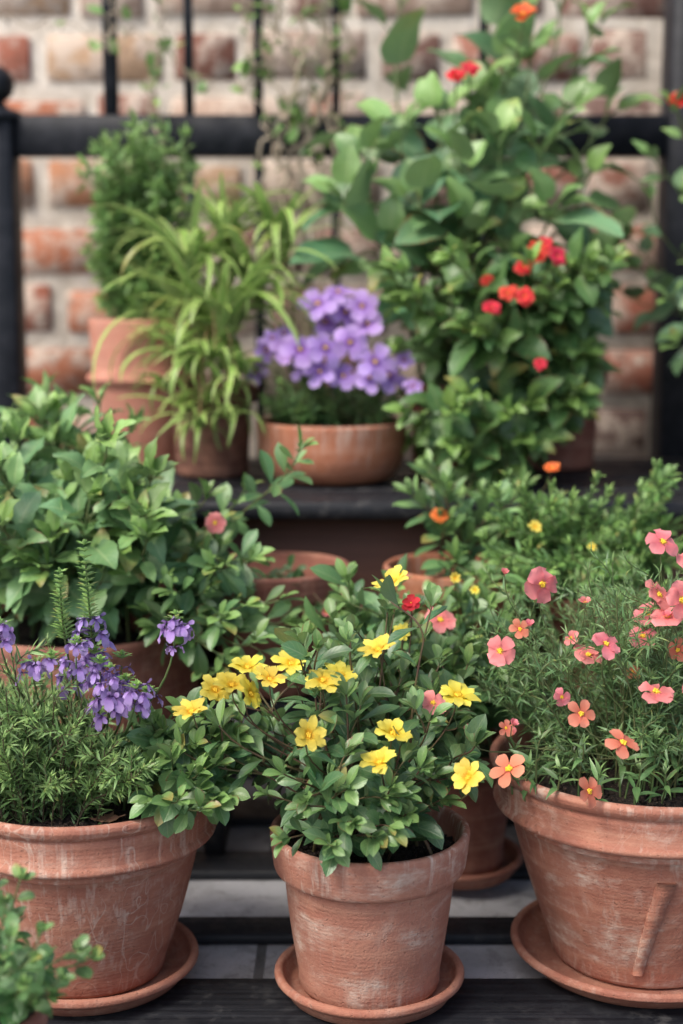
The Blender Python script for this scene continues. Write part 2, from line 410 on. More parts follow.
def arc(cx, cz, r, a0, a1, n):
    return [(cx + r * math.cos(R(a0 + (a1 - a0) * i / (n - 1))), cz + r * math.sin(R(a0 + (a1 - a0) * i / (n - 1)))) for i in range(n)]

def soil_mesh(r, depth, crumbs, seed):
    V = []; Q = []; nr, ns = 14, 48
    for i in range(nr + 1):
        for j in range(ns):
            rr = r * i / nr; a = 2 * math.pi * j / ns
            x, y = rr * math.cos(a), rr * math.sin(a)
            V.append((x, y, depth + .004 * mnoise.noise(Vector((x * 40 + seed, y * 40, 0))) + .0025 * mnoise.noise(Vector((x * 130, y * 130, seed))) + .006 * (1 - i / nr)))
    for i in range(nr):
        for j in range(ns):
            Q.append((i * ns + j, (i + 1) * ns + j, (i + 1) * ns + (j + 1) % ns, i * ns + (j + 1) % ns))
    rr_ = random.Random(seed)
    for _ in range(crumbs):
        rr = r * math.sqrt(rr_.random()) * .98; a = rr_.random() * 6.28; s = rr_.uniform(.0008, .0032); c = Vector((rr * math.cos(a), rr * math.sin(a), depth + .006 * (1 - rr / r) + s * .3))
        b = len(V); M3 = Matrix.Rotation(rr_.random() * 6, 3, (rr_.random(), rr_.random(), 1)).normalized()
        for dx in (-1, 1):
            for dy in (-1, 1):
                for dz in (-1, 1): V.append(tuple(c + M3 @ Vector((dx * s * rr_.uniform(.5, 1.3), dy * s * rr_.uniform(.4, 1), dz * s * rr_.uniform(.3, .8)))))
        for f in ((0, 1, 3, 2), (4, 6, 7, 5), (0, 4, 5, 1), (2, 3, 7, 6), (0, 2, 6, 4), (1, 5, 7, 3)): Q.append(tuple(b + i for i in f))
    return mesh_from('soil', V, Q)

def pot(name, label, loc, rr, br, h, band=.25, style='classic', mat='tc_plain', seg=96, seed=0, group=None, crumbs=60, soil_in=.02, cat='plant pot'):
    t = empty(name, loc, label, cat, group)
    bh = band * h; zb = h - bh; th = .009
    if style == 'classic':      # tapered body, plain collar
        ru = br + (rr - .014 - br) * .97
        P = [(0, .004), (br * .9, .0), (br, .002), (br + .002, .006)]
        for k in range(1, 9):
            f = k / 9; P.append((br + (ru - br) * f + .0012 * math.sin(f * 3.1), .006 + (zb - .012) * f))
        P += [(ru, zb - .009), (ru + .0015, zb - .007), (ru - .0002, zb - .0045), (ru + .0002, zb - .002), (rr - .008, zb), (rr - .005, zb + .0022), (rr - .0035, zb + .006), (rr - .0015, h - bh * .5), (rr, h - .006)]
        P += arc(rr - .004, h - .004, .004, 0, 180, 6) + [(rr - th, h - .008), (rr - th - .003, h - soil_in - .01), (rr - th - .006, h - soil_in - .03)]
    elif style == 'rolled':     # big pot: rolled lip, grooves, flared lower ridge on the collar
        ru = rr - .022
        P = [(0, .004), (br * .92, .0), (br, .002), (br + .002, .006)]
        for k in range(1, 12):
            f = k / 12; P.append((br + (ru - br) * f + .003 * math.sin(f * 3.14), .006 + (zb - .014) * f))
        P += [(ru, zb - .010), (ru + .0028, zb - .0085), (ru + .003, zb - .006), (ru + .0005, zb - .0045), (ru + .001, zb - .002), (rr - .010, zb + .0005), (rr - .0055, zb + .003), (rr - .0045, zb + .006), (rr - .0062, zb + .009),
              (rr - .0085, zb + .012), (rr - .0075, h - .024), (rr - .0065, h - .018), (rr - .0078, h - .0165), (rr - .0065, h - .015), (rr - .004, h - .0135), (rr - .0015, h - .010), (rr, h - .006)]
        P += arc(rr - .005, h - .005, .005, 0, 170, 7) + [(rr - .011, h - .008), (rr - .016, h - soil_in - .01), (rr - .02, h - soil_in - .03)]
    elif style == 'bowl':       # straight lip, rounded foot
        P = [(0, .003), (br, 0.)]
        for k in range(1, 13):
            a = k / 12 * math.pi / 2; P.append((br + (rr - .002 - br) * math.sin(a) ** .9, (h * .62) * (1 - math.cos(a))))
        P += [(rr - .001, h * .8), (rr, h - .006)] + arc(rr - .004, h - .004, .004, 0, 180, 6) + [(rr - th, h - .012), (rr - th - .004, h - .04)]
    elif style == 'belly':      # wide bellied pot with rolled rim
        P = [(0, .003), (br, 0.)]
        for k in range(1, 15):
            f = k / 14; P.append((br + (rr - .004 - br) * math.sin(f * math.pi / 2) ** .8, (h - .022) * f))
        P += [(rr - .003, h - .018), (rr + .001, h - .013)] + arc(rr - .005, h - .006, .0065, -30, 180, 9) + [(rr - .014, h - .015), (rr - .016, h - .05)]
    elif style == 'tier':       # tall cylinder with a raised moulding half way up
        P = [(0, .003), (br, 0.), (br + .002, .004), (rr * .93, h * .52), (rr * .95, h * .57), (rr * 1.05, h * .585), (rr * 1.07, h * .60), (rr * 1.05, h * .62), (rr * .97, h * .64), (rr * .96, h * .7), (rr, h - .01)]
        P += arc(rr - .004, h - .004, .004, 0, 180, 6) + [(rr - th, h - .012), (rr - th - .004, h - .04)]
    lathe('pot_body', P, seg, .0011, seed, M[mat], t)
    sr = P[-2][0] + .001 if style in ('classic', 'rolled') else rr - th - .001
    so_ = link('soil', soil_mesh(sr, h - soil_in, crumbs, seed + 1), M['soil'], t)
    return t

def saucer(loc, r, h, label, mat='tc_saucer', seed=0):
    P = [(0, .001), (r * .82, 0), (r * .86, .002), (r * .92, h * .45), (r * .945, h * .6), (r * .975, h * .64), (r - .0005, h * .72)]
    P += arc(r - .0045, h - .0045, .0045, -10, 185, 8) + [(r - .0095, h - .007), (r * .86, .0085), (r * .8, .007), (0, .007)]
    return tag(lathe('pot_saucer', P, 96, .0012, seed, M[mat], None), label, 'saucer', 'terracotta saucers under the front pots'), loc

# ------------------------------------------------------------------ boxes
def box_geo(V, Q, x0, x1, y0, y1, z0, z1, b=.002):
    """bevelled box as two stacked rings of 8 corners + caps"""
    base = len(V)
    def ring(z, ins):
        xa, xb, ya, yb = x0 + ins, x1 - ins, y0 + ins, y1 - ins; c = b
        return [(xa + c, ya, z), (xb - c, ya, z), (xb, ya + c, z), (xb, yb - c, z), (xb - c, yb, z), (xa + c, yb, z), (xa, yb - c, z), (xa, ya + c, z)]
    for z, ins in ((z0, b), (z0 + b, 0), (z1 - b, 0), (z1, b)): V.extend(ring(z, ins))
    for k in range(3):
        for j in range(8): Q.append((base + k * 8 + j, base + k * 8 + (j + 1) % 8, base + (k + 1) * 8 + (j + 1) % 8, base + (k + 1) * 8 + j))
    for k, rev in ((0, True), (3, False)):
        o_ = base + k * 8
        for f in ((0, 1, 2, 7), (7, 2, 3, 6), (6, 3, 4, 5)):
            f = tuple(o_ + i for i in f); Q.append(f[::-1] if rev else f)
def box(name, x0, x1, y0, y1, z0, z1, mat, parent, b=.002):
    V = []; Q = []; cx, cy, cz = (x0 + x1) / 2, (y0 + y1) / 2, (z0 + z1) / 2
    box_geo(V, Q, x0 - cx, x1 - cx, y0 - cy, y1 - cy, z0 - cz, z1 - cz, b)
    return link(name, mesh_from(name, V, Q, smooth=False), mat, parent, (cx, cy, cz))

# ================================================================== SETTING
GZ = -.012
g = link('paving', mesh_from('paving', [(-60, -60, 0), (60, -60, 0), (60, 60, 0), (-60, 60, 0)], [(0, 1, 2, 3)], smooth=False), M['paving'], None, (0, 0, GZ)); g['kind'] = 'structure'

# ---- brick wall
WY = 2.64
bw = empty('brick_wall', (0, WY, GZ), 'weathered orange and tan brick wall with thick pale mortar behind the railing', 'wall')
V = []; Q = []; T = []; rr_ = random.Random(12)
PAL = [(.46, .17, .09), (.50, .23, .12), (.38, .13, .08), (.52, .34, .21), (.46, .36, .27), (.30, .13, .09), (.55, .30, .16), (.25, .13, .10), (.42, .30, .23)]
course = .1065; x_l, x_r = -2.2, 2.2
WOFF = (W(0, 160, WY)[2] - GZ - .082) % course - course
for row in range(23):
    z0 = row * course + WOFF; x = x_l + (.03 if row % 2 else -.06); k = 0
    while x < x_r:
        ln = (.098 if (k + row) % 2 else .205) * rr_.uniform(.92, 1.08); hh = .079 * rr_.uniform(.9, 1.06)
        b0 = len(V); dz = rr_.uniform(-.003, .003); off = rr_.uniform(-.004, .005)
        VV = []; box_geo(VV, Q_ := [], x, x + ln, -.012 + off * .6, .10, z0 + dz, z0 + dz + hh, .0035)
        jit = [tuple(c + rr_.uniform(-.002, .002) for c in v) for v in VV]
        V += jit; Q += [tuple(b0 + i for i in f) for f in Q_]
        c = rr_.choice(PAL[:5] + PAL[:3] + [PAL[6]] if x < -.45 else (PAL[3:6] + PAL[7:] + [PAL[5], PAL[7]]) if x < .3 else [PAL[5], PAL[7], PAL[2], (.2, .12, .1), (.34, .25, .2), PAL[4]]); k_ = rr_.uniform(.8, 1.1); T += [tuple(ci * k_ for ci in c)] * len(jit)  # right-hand bricks get darker colours, standing in for shade on the wall
        x += ln + .024 * rr_.uniform(.8, 1.3); k += 1
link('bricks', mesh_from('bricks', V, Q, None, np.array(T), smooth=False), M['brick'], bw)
box('mortar', x_l - .1, x_r + .1, WY - .006, WY + .14, GZ + .001, GZ + 22 * course + .02, M['mortar'], None, .003)
mo = bpy.data.objects['mortar']; mo.parent = bw; mo.location = (0, .067, (22 * course + .021) / 2)

# ---- railing
FY = 2.40
def lathe_part(name, P, loc, parent, mat, seg=32):
    o = lathe(name, P, seg, 0, 0, mat, parent); o.location = loc; return o
rl = empty('iron_railing', (0, FY, GZ), 'black iron railing with square posts, upright bars and a ball finial', 'railing')
def rbox(name, pxa, pxb, za, zb, ya, yb, b=.003):
    xa = W(pxa, 275, FY)[0]; xb = W(pxb, 275, FY)[0]
    V = []; Q = []; box_geo(V, Q, xa, xb, ya - FY, yb - FY, za - GZ, zb - GZ, b)
    return link(name, mesh_from(name, V, Q, smooth=False), M['iron'], rl)
zt = W(0, 116, FY)[2]; zb_ = W(0, 157, FY)[2]
rbox('top_rail', 20.5, 660, zb_, zt, FY - .022, FY + .022)
zpost = W(0, 122, FY)[2]; pxc = 0
rbox('post', -24, 20, GZ, zpost, FY - .035, FY + .035)
xc = W(2, 275, FY)[0]
lathe_part('ball_finial', [(.0, 0), (.042, .0), (.046, .006), (.040, .014), (.018, .022), (.013, .030)] + arc(0, .056, .029, -62, 90, 14), (xc, 0, zpost - GZ), rl, M['iron'])
rbox('post', 660, 716, GZ, W(0, -60, FY)[2], FY - .04, FY + .04)
for px, wd in ((115.5, 14), (192, 9), (260, 9), (336, 8), (480, 8)):
    rbox('bar', px - wd / 2, px + wd / 2, zt + .001, W(0, -90, FY)[2], FY - .007, FY + .007, .001)
    if px > 150: rbox('bar', px - 4.5, px + 4.5, GZ + .1, zb_ - .001, FY - .007, FY + .007, .001)
rbox('bottom_rail', 20.5, 660, GZ + .06, GZ + .1, FY - .015, FY + .015)

# ---- black boarded screen added out of view to shade the wall's right part
sc_ = empty('added_shade_screen', (.80, 2.1, GZ), 'unseen black boarded screen added on the right to shade the wall', 'screen')
for i in range(9):
    o = box('board', .79, .81, 1.62 + i * .112, 1.728 + i * .112, GZ + .001, 2.1, M['slat'], sc_, .002); o.location.x -= .80; o.location.y -= 2.1; o.location.z -= GZ
# ---- tiered stand
st = empty('plant_staging', (0, 1.6, GZ), 'black slatted plant staging in tiers carrying all the pots', 'plant stand')
def stbox(name, x0, x1, y0, y1, z0, z1, mat='slat', b=.002):
    o = box(name, x0, x1, y0, y1, z0, z1, M[mat], st, b); o.location.y -= 1.6; o.location.z -= GZ; return o
for y0, y1 in ((1.02, 1.10), (1.112, 1.232), (1.243, 1.42), (1.518, 1.567), (1.692, 1.759), (1.868, 1.95), (2.06, 2.13)):
    stbox('slat', -.95, .95, y0, y1, GZ + .0005, 0.)
for xa, xb in ((-.62, .66),):
    stbox('step_board', xa, xb, 1.715, 1.79, .182, .20); stbox('step_board', xa, xb, 1.797, 1.885, .182, .20)
for x in (-.6, -.155, .25, .64): stbox('bracket', x - .012, x + .012, 1.74, 1.88, .0005, .1815, b=.001)
stbox('riser', -.62, .72, 1.888, 1.905, .2005, .396, 'brownwood')
for y0, y1 in ((1.845, 1.95), (1.958, 2.06), (2.068, 2.17), (2.178, 2.30)): stbox('shelf_board', -.72, .76, y0, y1, .398, .42)
for x in (-.70, .74):
    for y in (1.93, 2.27): stbox('leg', x - .016, x + .016, y - .016, y + .016, .0005, .397)

# ================================================================== POTS
def P3(px, d, z=0.): return (float((px - 341.5) / F * (d * math.cos(R(PITCH)) + (CAM_H - z) * math.sin(R(PITCH)))), d, z)
SZ = .0075   # pot base sits on saucer floor
midP = P3(369, 1.395, 0); leftP = P3(89, 1.43, 0); rightP = P3(640, 1.465, 0)
for (p, r, lab, sd) in ((midP, .094, 'terracotta saucer under the yellow-flowered pot in the middle', 1), (leftP, .111, 'terracotta saucer under the scratched left-hand front pot', 2), (rightP, .134, 'wide terracotta saucer under the coral-flowered right-hand pot', 3)):
    s_, _ = saucer(p, r, .024, lab, seed=sd); s_.location = (p[0], p[1], .0005)
FG = 'terracotta pots in the front row'
pm = pot('terracotta_pot', 'whitewashed terracotta pot holding the yellow-flowered plant, front centre', (midP[0], midP[1], SZ + .001), .0975, .068, .161, .255, 'classic', 'tc_mid', 128, 3, FG, 900, .024)
pl = pot('terracotta_pot', 'terracotta pot with fine curly scratches and rolled rim, holding purple salvia', (leftP[0], leftP[1], SZ + .001), .136, .076, .196, .27, 'rolled', 'tc_left', 144, 9, FG, 1200, .022)
pr = pot('terracotta_pot', 'large terracotta pot with a slanting ridge on its side, holding coral flowers', (rightP[0], rightP[1], SZ + .001), .159, .090, .211, .25, 'rolled', 'tc_right', 144, 15, FG, 1500, .022)
# slanting ridge stuck on the right pot's wall
V = []; Q = []
def onpot(a, z):     # radius of body at height z of the right pot
    zb = .211 * .75; f = min(max((z - .006) / (zb - .014), 0), 1); return .090 + (.137 - .090) * f + .003 * math.sin(f * 3.14)
na = 14
for i in range(na):
    f = i / (na - 1); z = .018 + (.128 - .018) * f; a = R(-90 - 13 + 11 * f); hw = R(3.2 + 1.2 * f + .3 * math.sin(i * 1.7))
    r = onpot(a, z); k = .0042 + .0006 * math.sin(i * 2.3)
    for (da, dr) in ((-hw, -.002), (-hw * .8, k), (hw * .8, k * .8), (hw, -.002)): V.append(((r + dr) * math.cos(a + da), (r + dr) * math.sin(a + da), z))
for i in range(na - 1):
    for j in range(3): Q.append((i * 4 + j, i * 4 + j + 1, i * 4 + 4 + j + 1, i * 4 + 4 + j))
Q.append((0, 1, 2, 3)); Q.append((na * 4 - 1, na * 4 - 2, na * 4 - 3, na * 4 - 4))
link('side_ridge', mesh_from('side_ridge', V, Q, smooth=False), M['tc_right'], pr)

q4 = P3(458, 1.70, 0)
p4 = pot('terracotta_pot', 'plain dark terracotta pot half hidden between the two right-hand front pots', (q4[0], q4[1], .0085), .072, .052, .15, .25, 'classic', 'tc_plain', 72, 4)
s4, _ = saucer(q4, .078, .022, 'small dark saucer under the pot behind the yellow-flowered one', 'tc_plain', 5); s4.location = (q4[0], q4[1], .0005)
q5 = P3(84, 1.75, 0.293)
p5 = pot('bellied_pot', 'wide bellied terracotta pot holding the broad-leaved plant on the left', (q5[0], q5[1], .0005), .142, .10, .292, .1, 'belly', 'tc_plain', 96, 6, None, 200, .02)
def steppot(px, r, h, label, name='terracotta_pot', mat='tc_plain', sd=0, style='classic', d=1.79):
    p = P3(px, d, .35); return pot(name, label, (p[0], d, .2005), r, r * .72, h, .25, style, mat, 64, sd, 'pots along the middle step', 40, .03)
pA = steppot(275, .092, .152, 'dark brown-rimmed pot on the middle step under the purple bowl', mat='tc_plain', sd=21)
pB = steppot(456, .088, .152, 'orange-rimmed open pot on the middle step right of the dark one', mat='tc_bowl', sd=22)
pC = steppot(160, .055, .11, 'small pot buried in bright leaves on the middle step, left of the dark-rimmed pot', sd=23)
pD = steppot(600, .075, .12, 'pot on the right of the middle step under fine upright herbs', sd=24)
sh = .4205
q7 = P3(332, 2.05, .5); p7 = pot('flower_bowl', 'shallow orange terracotta bowl of purple flowers on the top shelf', (q7[0], 2.05, sh), .103, .062, .083, .1, 'bowl', 'tc_bowl', 72, 31, None, 40, .012, 'bowl')
q8 = P3(212, 2.1, .5); p8 = pot('terracotta_pot', 'dark brown pot under the spider plant on the top shelf', (q8[0], 2.1, sh), .068, .05, .127, .2, 'classic', 'tc_dark', 64, 32, 'pots on the top shelf', 40)
q9 = P3(147, 2.2, .6); p9 = pot('tall_pot', 'tall pinkish terracotta pot with a raised moulding, by the left end of the shelf', (q9[0], 2.2, sh), .083, .07, .217, .2, 'tier', 'tc_pale', 64, 33, 'pots on the top shelf', 40)
q10 = P3(556, 2.19, .5); p10 = pot('terracotta_pot', 'terracotta pot behind the red-flowered bush, right end of the shelf', (q10[0], 2.19, sh), .075, .055, .145, .2, 'classic', 'tc_plain', 64, 34, 'pots on the top shelf', 40)
q11 = P3(450, 2.12, .5); p11 = pot('terracotta_pot', 'terracotta pot hidden under the tall heart-leaved plant on the shelf', (q11[0], 2.12, sh), .07, .052, .13, .2, 'classic', 'tc_plain', 64, 35, 'pots on the top shelf', 40)
q12 = P3(-12, 1.13, .12); p12 = pot('terracotta_pot', 'small out-of-focus terracotta pot in the bottom left corner', (q12[0], 1.13, .0005), .048, .034, .118, .25, 'classic', 'tc_plain', 64, 36, None, 60, .014)

# ================================================================== PLANTS
G_DARK = leaf_mat('leaf_dusky_green', (.040, .115, .055), (.065, .155, .072), tip=(.13, .24, .08), veins=6, rough=.40)
G_MID = leaf_mat('leaf_mid_green', (.050, .140, .060), (.085, .195, .08), tip=(.16, .29, .09), veins=7, rough=.42)
G_BROAD = leaf_mat('leaf_soft_green', (.085, .20, .095), (.15, .30, .145), tip=(.20, .36, .10), veins=8, rough=.45, vein_amt=.4)
G_HEART = leaf_mat('leaf_heart_green', (.065, .165, .095), (.12, .245, .15), tip=(.17, .31, .10), veins=7, rough=.42, vein_amt=.3)
G_SERR = leaf_mat('leaf_bush_green', (.045, .13, .045), (.075, .185, .07), tip=(.15, .28, .07), veins=8, rough=.42, vein_amt=.3)
G_NEEDLE = leaf_mat('leaf_rosemary', (.12, .24, .085), (.18, .32, .12), tip=(.25, .40, .14), veins=0, vein_amt=.05, rough=.5)
G_FINE = leaf_mat('leaf_fine_green', (.060, .15, .058), (.095, .20, .08), tip=(.16, .28, .10), veins=0, vein_amt=.1, rough=.45)
G_SPIDER = leaf_mat('leaf_striped', (.17, .35, .07), (.24, .44, .10), veins=0, vein_amt=0, rough=.4, stripe=(.52, .64, .26), trans=.35)
G_HERB = leaf_mat('leaf_herb', (.08, .21, .06), (.13, .28, .085), tip=(.19, .34, .10), veins=4, rough=.5)
G_FG = leaf_mat('leaf_round_green', (.035, .12, .045), (.06, .17, .06), tip=(.13, .25, .08), veins=6, rough=.38)
ST_RED = stem_mat('stem_reddish', (.09, .045, .03), (.12, .10, .04)); ST_GREEN = stem_mat('stem_green', (.09, .16, .05), (.12, .13, .05))
ST_BEIGE = stem_mat('stem_beige_wood', (.44, .37, .27), (.30, .24, .17)); ST_BROWN = stem_mat('stem_brown', (.11, .075, .045), (.08, .06, .035))
P_YEL = petal_mat('petal_yellow', (.86, .66, .06), (.90, .78, .14), (.80, .45, .01), .25)
P_COR = petal_mat('petal_coral', (.76, .18, .20), (.86, .30, .31), (.72, .34, .08), .14)
P_SAL = petal_mat('petal_salmon', (.76, .22, .12), (.82, .32, .20), (.65, .10, .08), .18)
P_PUR = petal_mat('petal_purple', (.46, .27, .70), (.60, .42, .80), (.20, .06, .36), .22)
P_VIO = petal_mat('petal_violet', (.34, .20, .56), (.52, .38, .72), (.13, .06, .22), .3)
P_RED = petal_mat('petal_red', (.72, .015, .025), (.82, .04, .045), (.6, .02, .01), .15)
P_ORG = petal_mat('petal_orange', (.80, .12, .03), (.85, .20, .05), (.8, .3, .02), .2)
q = NT('pollen_yellow'); q.l(q.mix(q.noise(q.obj(), 600, 2), (.75, .42, .02), (.85, .62, .05)), q.b.inputs['Base Color']); q.b.inputs['Roughness'].default_value = .8; M['pollen'] = q.m
q = NT('pollen_dark'); q.b.inputs['Base Color'].default_value = (.30, .16, .02, 1); q.b.inputs['Roughness'].default_value = .8; M['pollend'] = q.m
CALYX = stem_mat('calyx_green', (.07, .13, .04), (.10, .16, .06))

FL = {}
def flower_kind(key, petals, L, wd, prof, mat, rise=.25, curl=.3, layers=1, cr=.0022, cmat='pollen', notch=0., wave=.06, variants=4, calyx=True):
    """a few variants of petals + centre meshes for one kind of flower, facing +z"""
    out = []
    for v in range(variants):
        B = Blades(); open_ = rng.uniform(.6, 1.4)
        for ly in range(layers):
            npet = petals + (rng.integers(-1, 2) if petals > 6 else 0)
            for k in range(npet):
                a = 2 * math.pi * (k + ly * .5) / npet + rng.normal(0, .09)
                rs = (rise + ly * .35) * open_ + rng.normal(0, .12)
                T = np.array([math.cos(a), math.sin(a), rs]); l = L * rng.uniform(.86, 1.1) * (1 - .22 * ly)
                B.add(np.array([math.cos(a) * .001, math.sin(a) * .001, ly * .0008 + (k % 2) * .0005]), T, Z, l, wd * rng.uniform(.88, 1.12) * (1 - .15 * ly), prof, 6, 5,
                      curl * rng.uniform(.2, 1.6), .06, wave, 0, (rng.random(), rng.random(), 0), cup=rng.uniform(-.05, .12), notch=notch)
        if calyx:
            for k in range(5):
                a = k * 1.257 + .3; B.add(np.array([0, 0, -.003]), np.array([math.cos(a), math.sin(a), .9]), Z, L * .25, L * .12, 'ovate', 3, 3, .2, tint=(.5, .1, 0))
        me = mesh_from('petals_' + key, np.concatenate(B.V), np.concatenate(B.Q), np.concatenate(B.U), np.concatenate(B.T)); me.materials.append(mat)
        V = []; Q = []
        # centre: cluster of small domes
        for c in range(9):
            a = c * 2.4; rr = cr * .33 * math.sqrt(c); r = cr * rng.uniform(.36, .52); b0 = len(V)
            for i in range(5):
                for j in range(7):
                    t = i / 4 * 1.5; ph = j * 6.283 / 7
                    V.append((rr * math.cos(a) + r * math.cos(t) * math.cos(ph), rr * math.sin(a) + r * math.cos(t) * math.sin(ph), L * .05 + r * 1.3 * math.sin(t)))
            for i in range(4):
                for j in range(7): Q.append((b0 + i * 7 + j, b0 + i * 7 + (j + 1) % 7, b0 + (i + 1) * 7 + (j + 1) % 7, b0 + (i + 1) * 7 + j))
        mc = mesh_from('centre_' + key, V, Q); mc.materials.append(M[cmat])
        out.append((me, mc))
    FL[key] = out
flower_kind('yellow', 8, .0185, .0105, 'ray', P_YEL, .35, .5, 1, .0025, wave=.2, notch=.08)
flower_kind('coral', 5, .0155, .0155, 'petal', P_COR, .2, .6, 1, .0024, notch=.08, wave=.16)
flower_kind('salmon', 5, .0145, .0115, 'petal', P_SAL, .15, .45, 1, .0026, notch=.05)
flower_kind('purple', 5, .0205, .0150, 'petal', P_PUR, .12, .5, 1, .0018, notch=.1, calyx=False)
flower_kind('red', 6, .018, .015, 'petal', P_RED, .35, .5, 2, .0012, calyx=False)
flower_kind('orange', 7, .018, .014, 'petal', P_ORG, .35, .35, 2, .003, calyx=False)
flower_kind('bud', 5, .006, .005, 'petal', P_COR, 1.4, .1, 1, .001)

def put_flower(parent, key, pos, face, scale=1., label=None):
    me, mc = FL[key][rng.integers(0, len(FL[key]))]
    f = unit(np.asarray(face, float)); qt = Vector(f).to_track_quat('Z', 'Y') @ Matrix.Rotation(rng.uniform(0, 6.28), 3, 'Z').to_quaternion()
    o = bpy.data.objects.new('flower', me); C.objects.link(o); o.parent = parent
    o.location = Vector(pos) - parent.location; o.rotation_mode = 'QUATERNION'; o.rotation_quaternion = qt; o.scale = (scale,) * 3
    c = bpy.data.objects.new('flower_centre', mc); C.objects.link(c); c.parent = o
    if label: o['label'] = label
    return o

TOCAM = np.array([0., -1, .35])
def flowers(t, S, root, lst, r=.0007, spread=.02):
    """lst of (px, py, d, kind, scale, face bias): stalk from root region up to each flower"""
    for (px, py, d, kind, sc, fc) in lst:
        p = W(px, py, d); f = unit(TOCAM + np.array(fc) + rv(.15))
        b = p - f * .002
        p0 = np.asarray(root) + np.array([rng.normal(0, spread), rng.normal(0, spread), 0]); dd = np.linalg.norm(b - p0)
        S.add(bez(p0, p0 + Z * dd * .4 + rv(.01), b - f * .03 - Z * .035, b, 14), r * 1.5, r, 5)
        put_flower(t, kind, p, f, sc)

def plant(name, label, cat, loc, group=None): return empty(name, loc, label, cat, group)

# ---- P1 yellow-flowered plant (middle pot)
def top(p, h, soil): return np.array([p[0], p[1], h - soil])
r1 = top(midP, .161 + SZ, .024)
t = plant('flowering_plant', 'leafy plant with yellow daisy-like flowers growing in the whitewashed centre pot', 'plant', r1)
B, S = Blades(), Tubes()
sp = dict(L=.040, w=.42, prof='obovate', phyl='opp', ang=1.2, pet=.1, curl=.5, fold=.3, nv=7, cols=5, tuft=4, taper=.45, base=.7, up=.35, rise=.05, wave=.04, jit=.3)
for pxy in [(200, 712), (182, 752), (250, 690), (300, 650), (350, 640), (400, 620), (440, 655), (470, 700), (225, 745), (275, 730), (310, 700), (345, 700), (390, 680), (430, 720), (455, 760), (345, 638), (300, 648), (380, 615), (420, 606),
            (480, 735), (260, 765), (240, 720), (300, 760), (355, 740), (400, 745), (320, 770), (375, 780), (430, 790), (345, 660), (395, 650), (215, 735), (470, 665)]:
    p1 = W(pxy[0] + rng.normal(0, 5), pxy[1] + rng.normal(0, 5), 1.41 + rng.uniform(-.09, .09))
    p0 = r1 + np.array([rng.normal(0, .025), rng.normal(0, .025), 0]); shoot(B, S, p0, p1, sp, rng.integers(6, 9), .3, .0019, .0008, side=.35)
# low sprays that hang over the rim
spl = dict(sp, up=.25, tipup=-.3, ang=1.1, tuft=5)
for pxy, d in [((330, 845), 1.277), ((290, 838), 1.290), ((268, 795), 1.315), ((352, 822), 1.270), ((375, 838), 1.280), ((405, 815), 1.295), ((440, 800), 1.325), ((310, 806), 1.285), ((390, 790), 1.285), ((460, 770), 1.365), ((285, 775), 1.305), ((345, 790), 1.285), ((420, 770), 1.305)]:
    p0 = r1 + np.array([rng.normal(0, .025), rng.uniform(-.05, 0), 0]); shoot(B, S, p0, W(*pxy, d), spl, 5, .35, .0016, .0008, side=.3)
YF = [(248, 668, 1.370), (270, 680, 1.350), (232, 686, 1.370), (250, 694, 1.360), (292, 664, 1.390), (323, 681, 1.340), (340, 676, 1.370), (192, 712, 1.350), (308, 735, 1.300), (393, 734, 1.320), (380, 763, 1.295), (468, 778, 1.300), (458, 696, 1.370), (393, 583, 1.45), (379, 650, 1.40), (215, 690, 1.380)]
flowers(t, S, r1, [(x, y, d, 'yellow', rng.uniform(.85, 1.1), (rng.normal(0, .5), .3, rng.uniform(.2, 1.9))) for x, y, d in YF])
flowers(t, S, r1, [(433, 703, 1.350, 'coral', .8, (0, 0, 1.)), (411, 603, 1.44, 'red', .55, (0, 0, .6)), (402, 632, 1.42, 'yellow', .5, (0, 0, 0))])
B.build('leaves', G_DARK, t, r1); S.build('stems', ST_RED, t, r1)

# ---- P2 coral plant (right pot)
r2 = top(rightP, .211 + SZ, .022)
t = plant('flowering_plant', 'fine-leaved plant covered in coral pink five-petalled flowers, right-hand pot', 'plant', r2)
B, S = Blades(), Tubes()
sp = dict(L=.019, w=.12, prof='lance', phyl='alt', ang=.95, pet=0, curl=.7, fold=.2, nv=3, cols=3, tuft=4, base=.8, taper=.4, up=.5, jit=.6, pack=1., sidelen=.28, twist=.5)
for k in range(185):
    px = rng.uniform(472, 770); py = rng.uniform(555, 745) + abs(px - 620) * .35; d = 1.47 + rng.uniform(-.14, .15)
    if px < 515: py = min(py, 715 - (515 - px)); d = max(d, 1.46)
    p1 = W(px, py, d); p0 = r2 + np.array([(p1[0] - r2[0]) * .45 + rng.normal(0, .02), (d - 1.45) * .5 + rng.normal(0, .02), 0]); shoot(B, S, p0, p1, sp, rng.integers(22, 32), .18, .0010, .0005, side=.22, k=4)
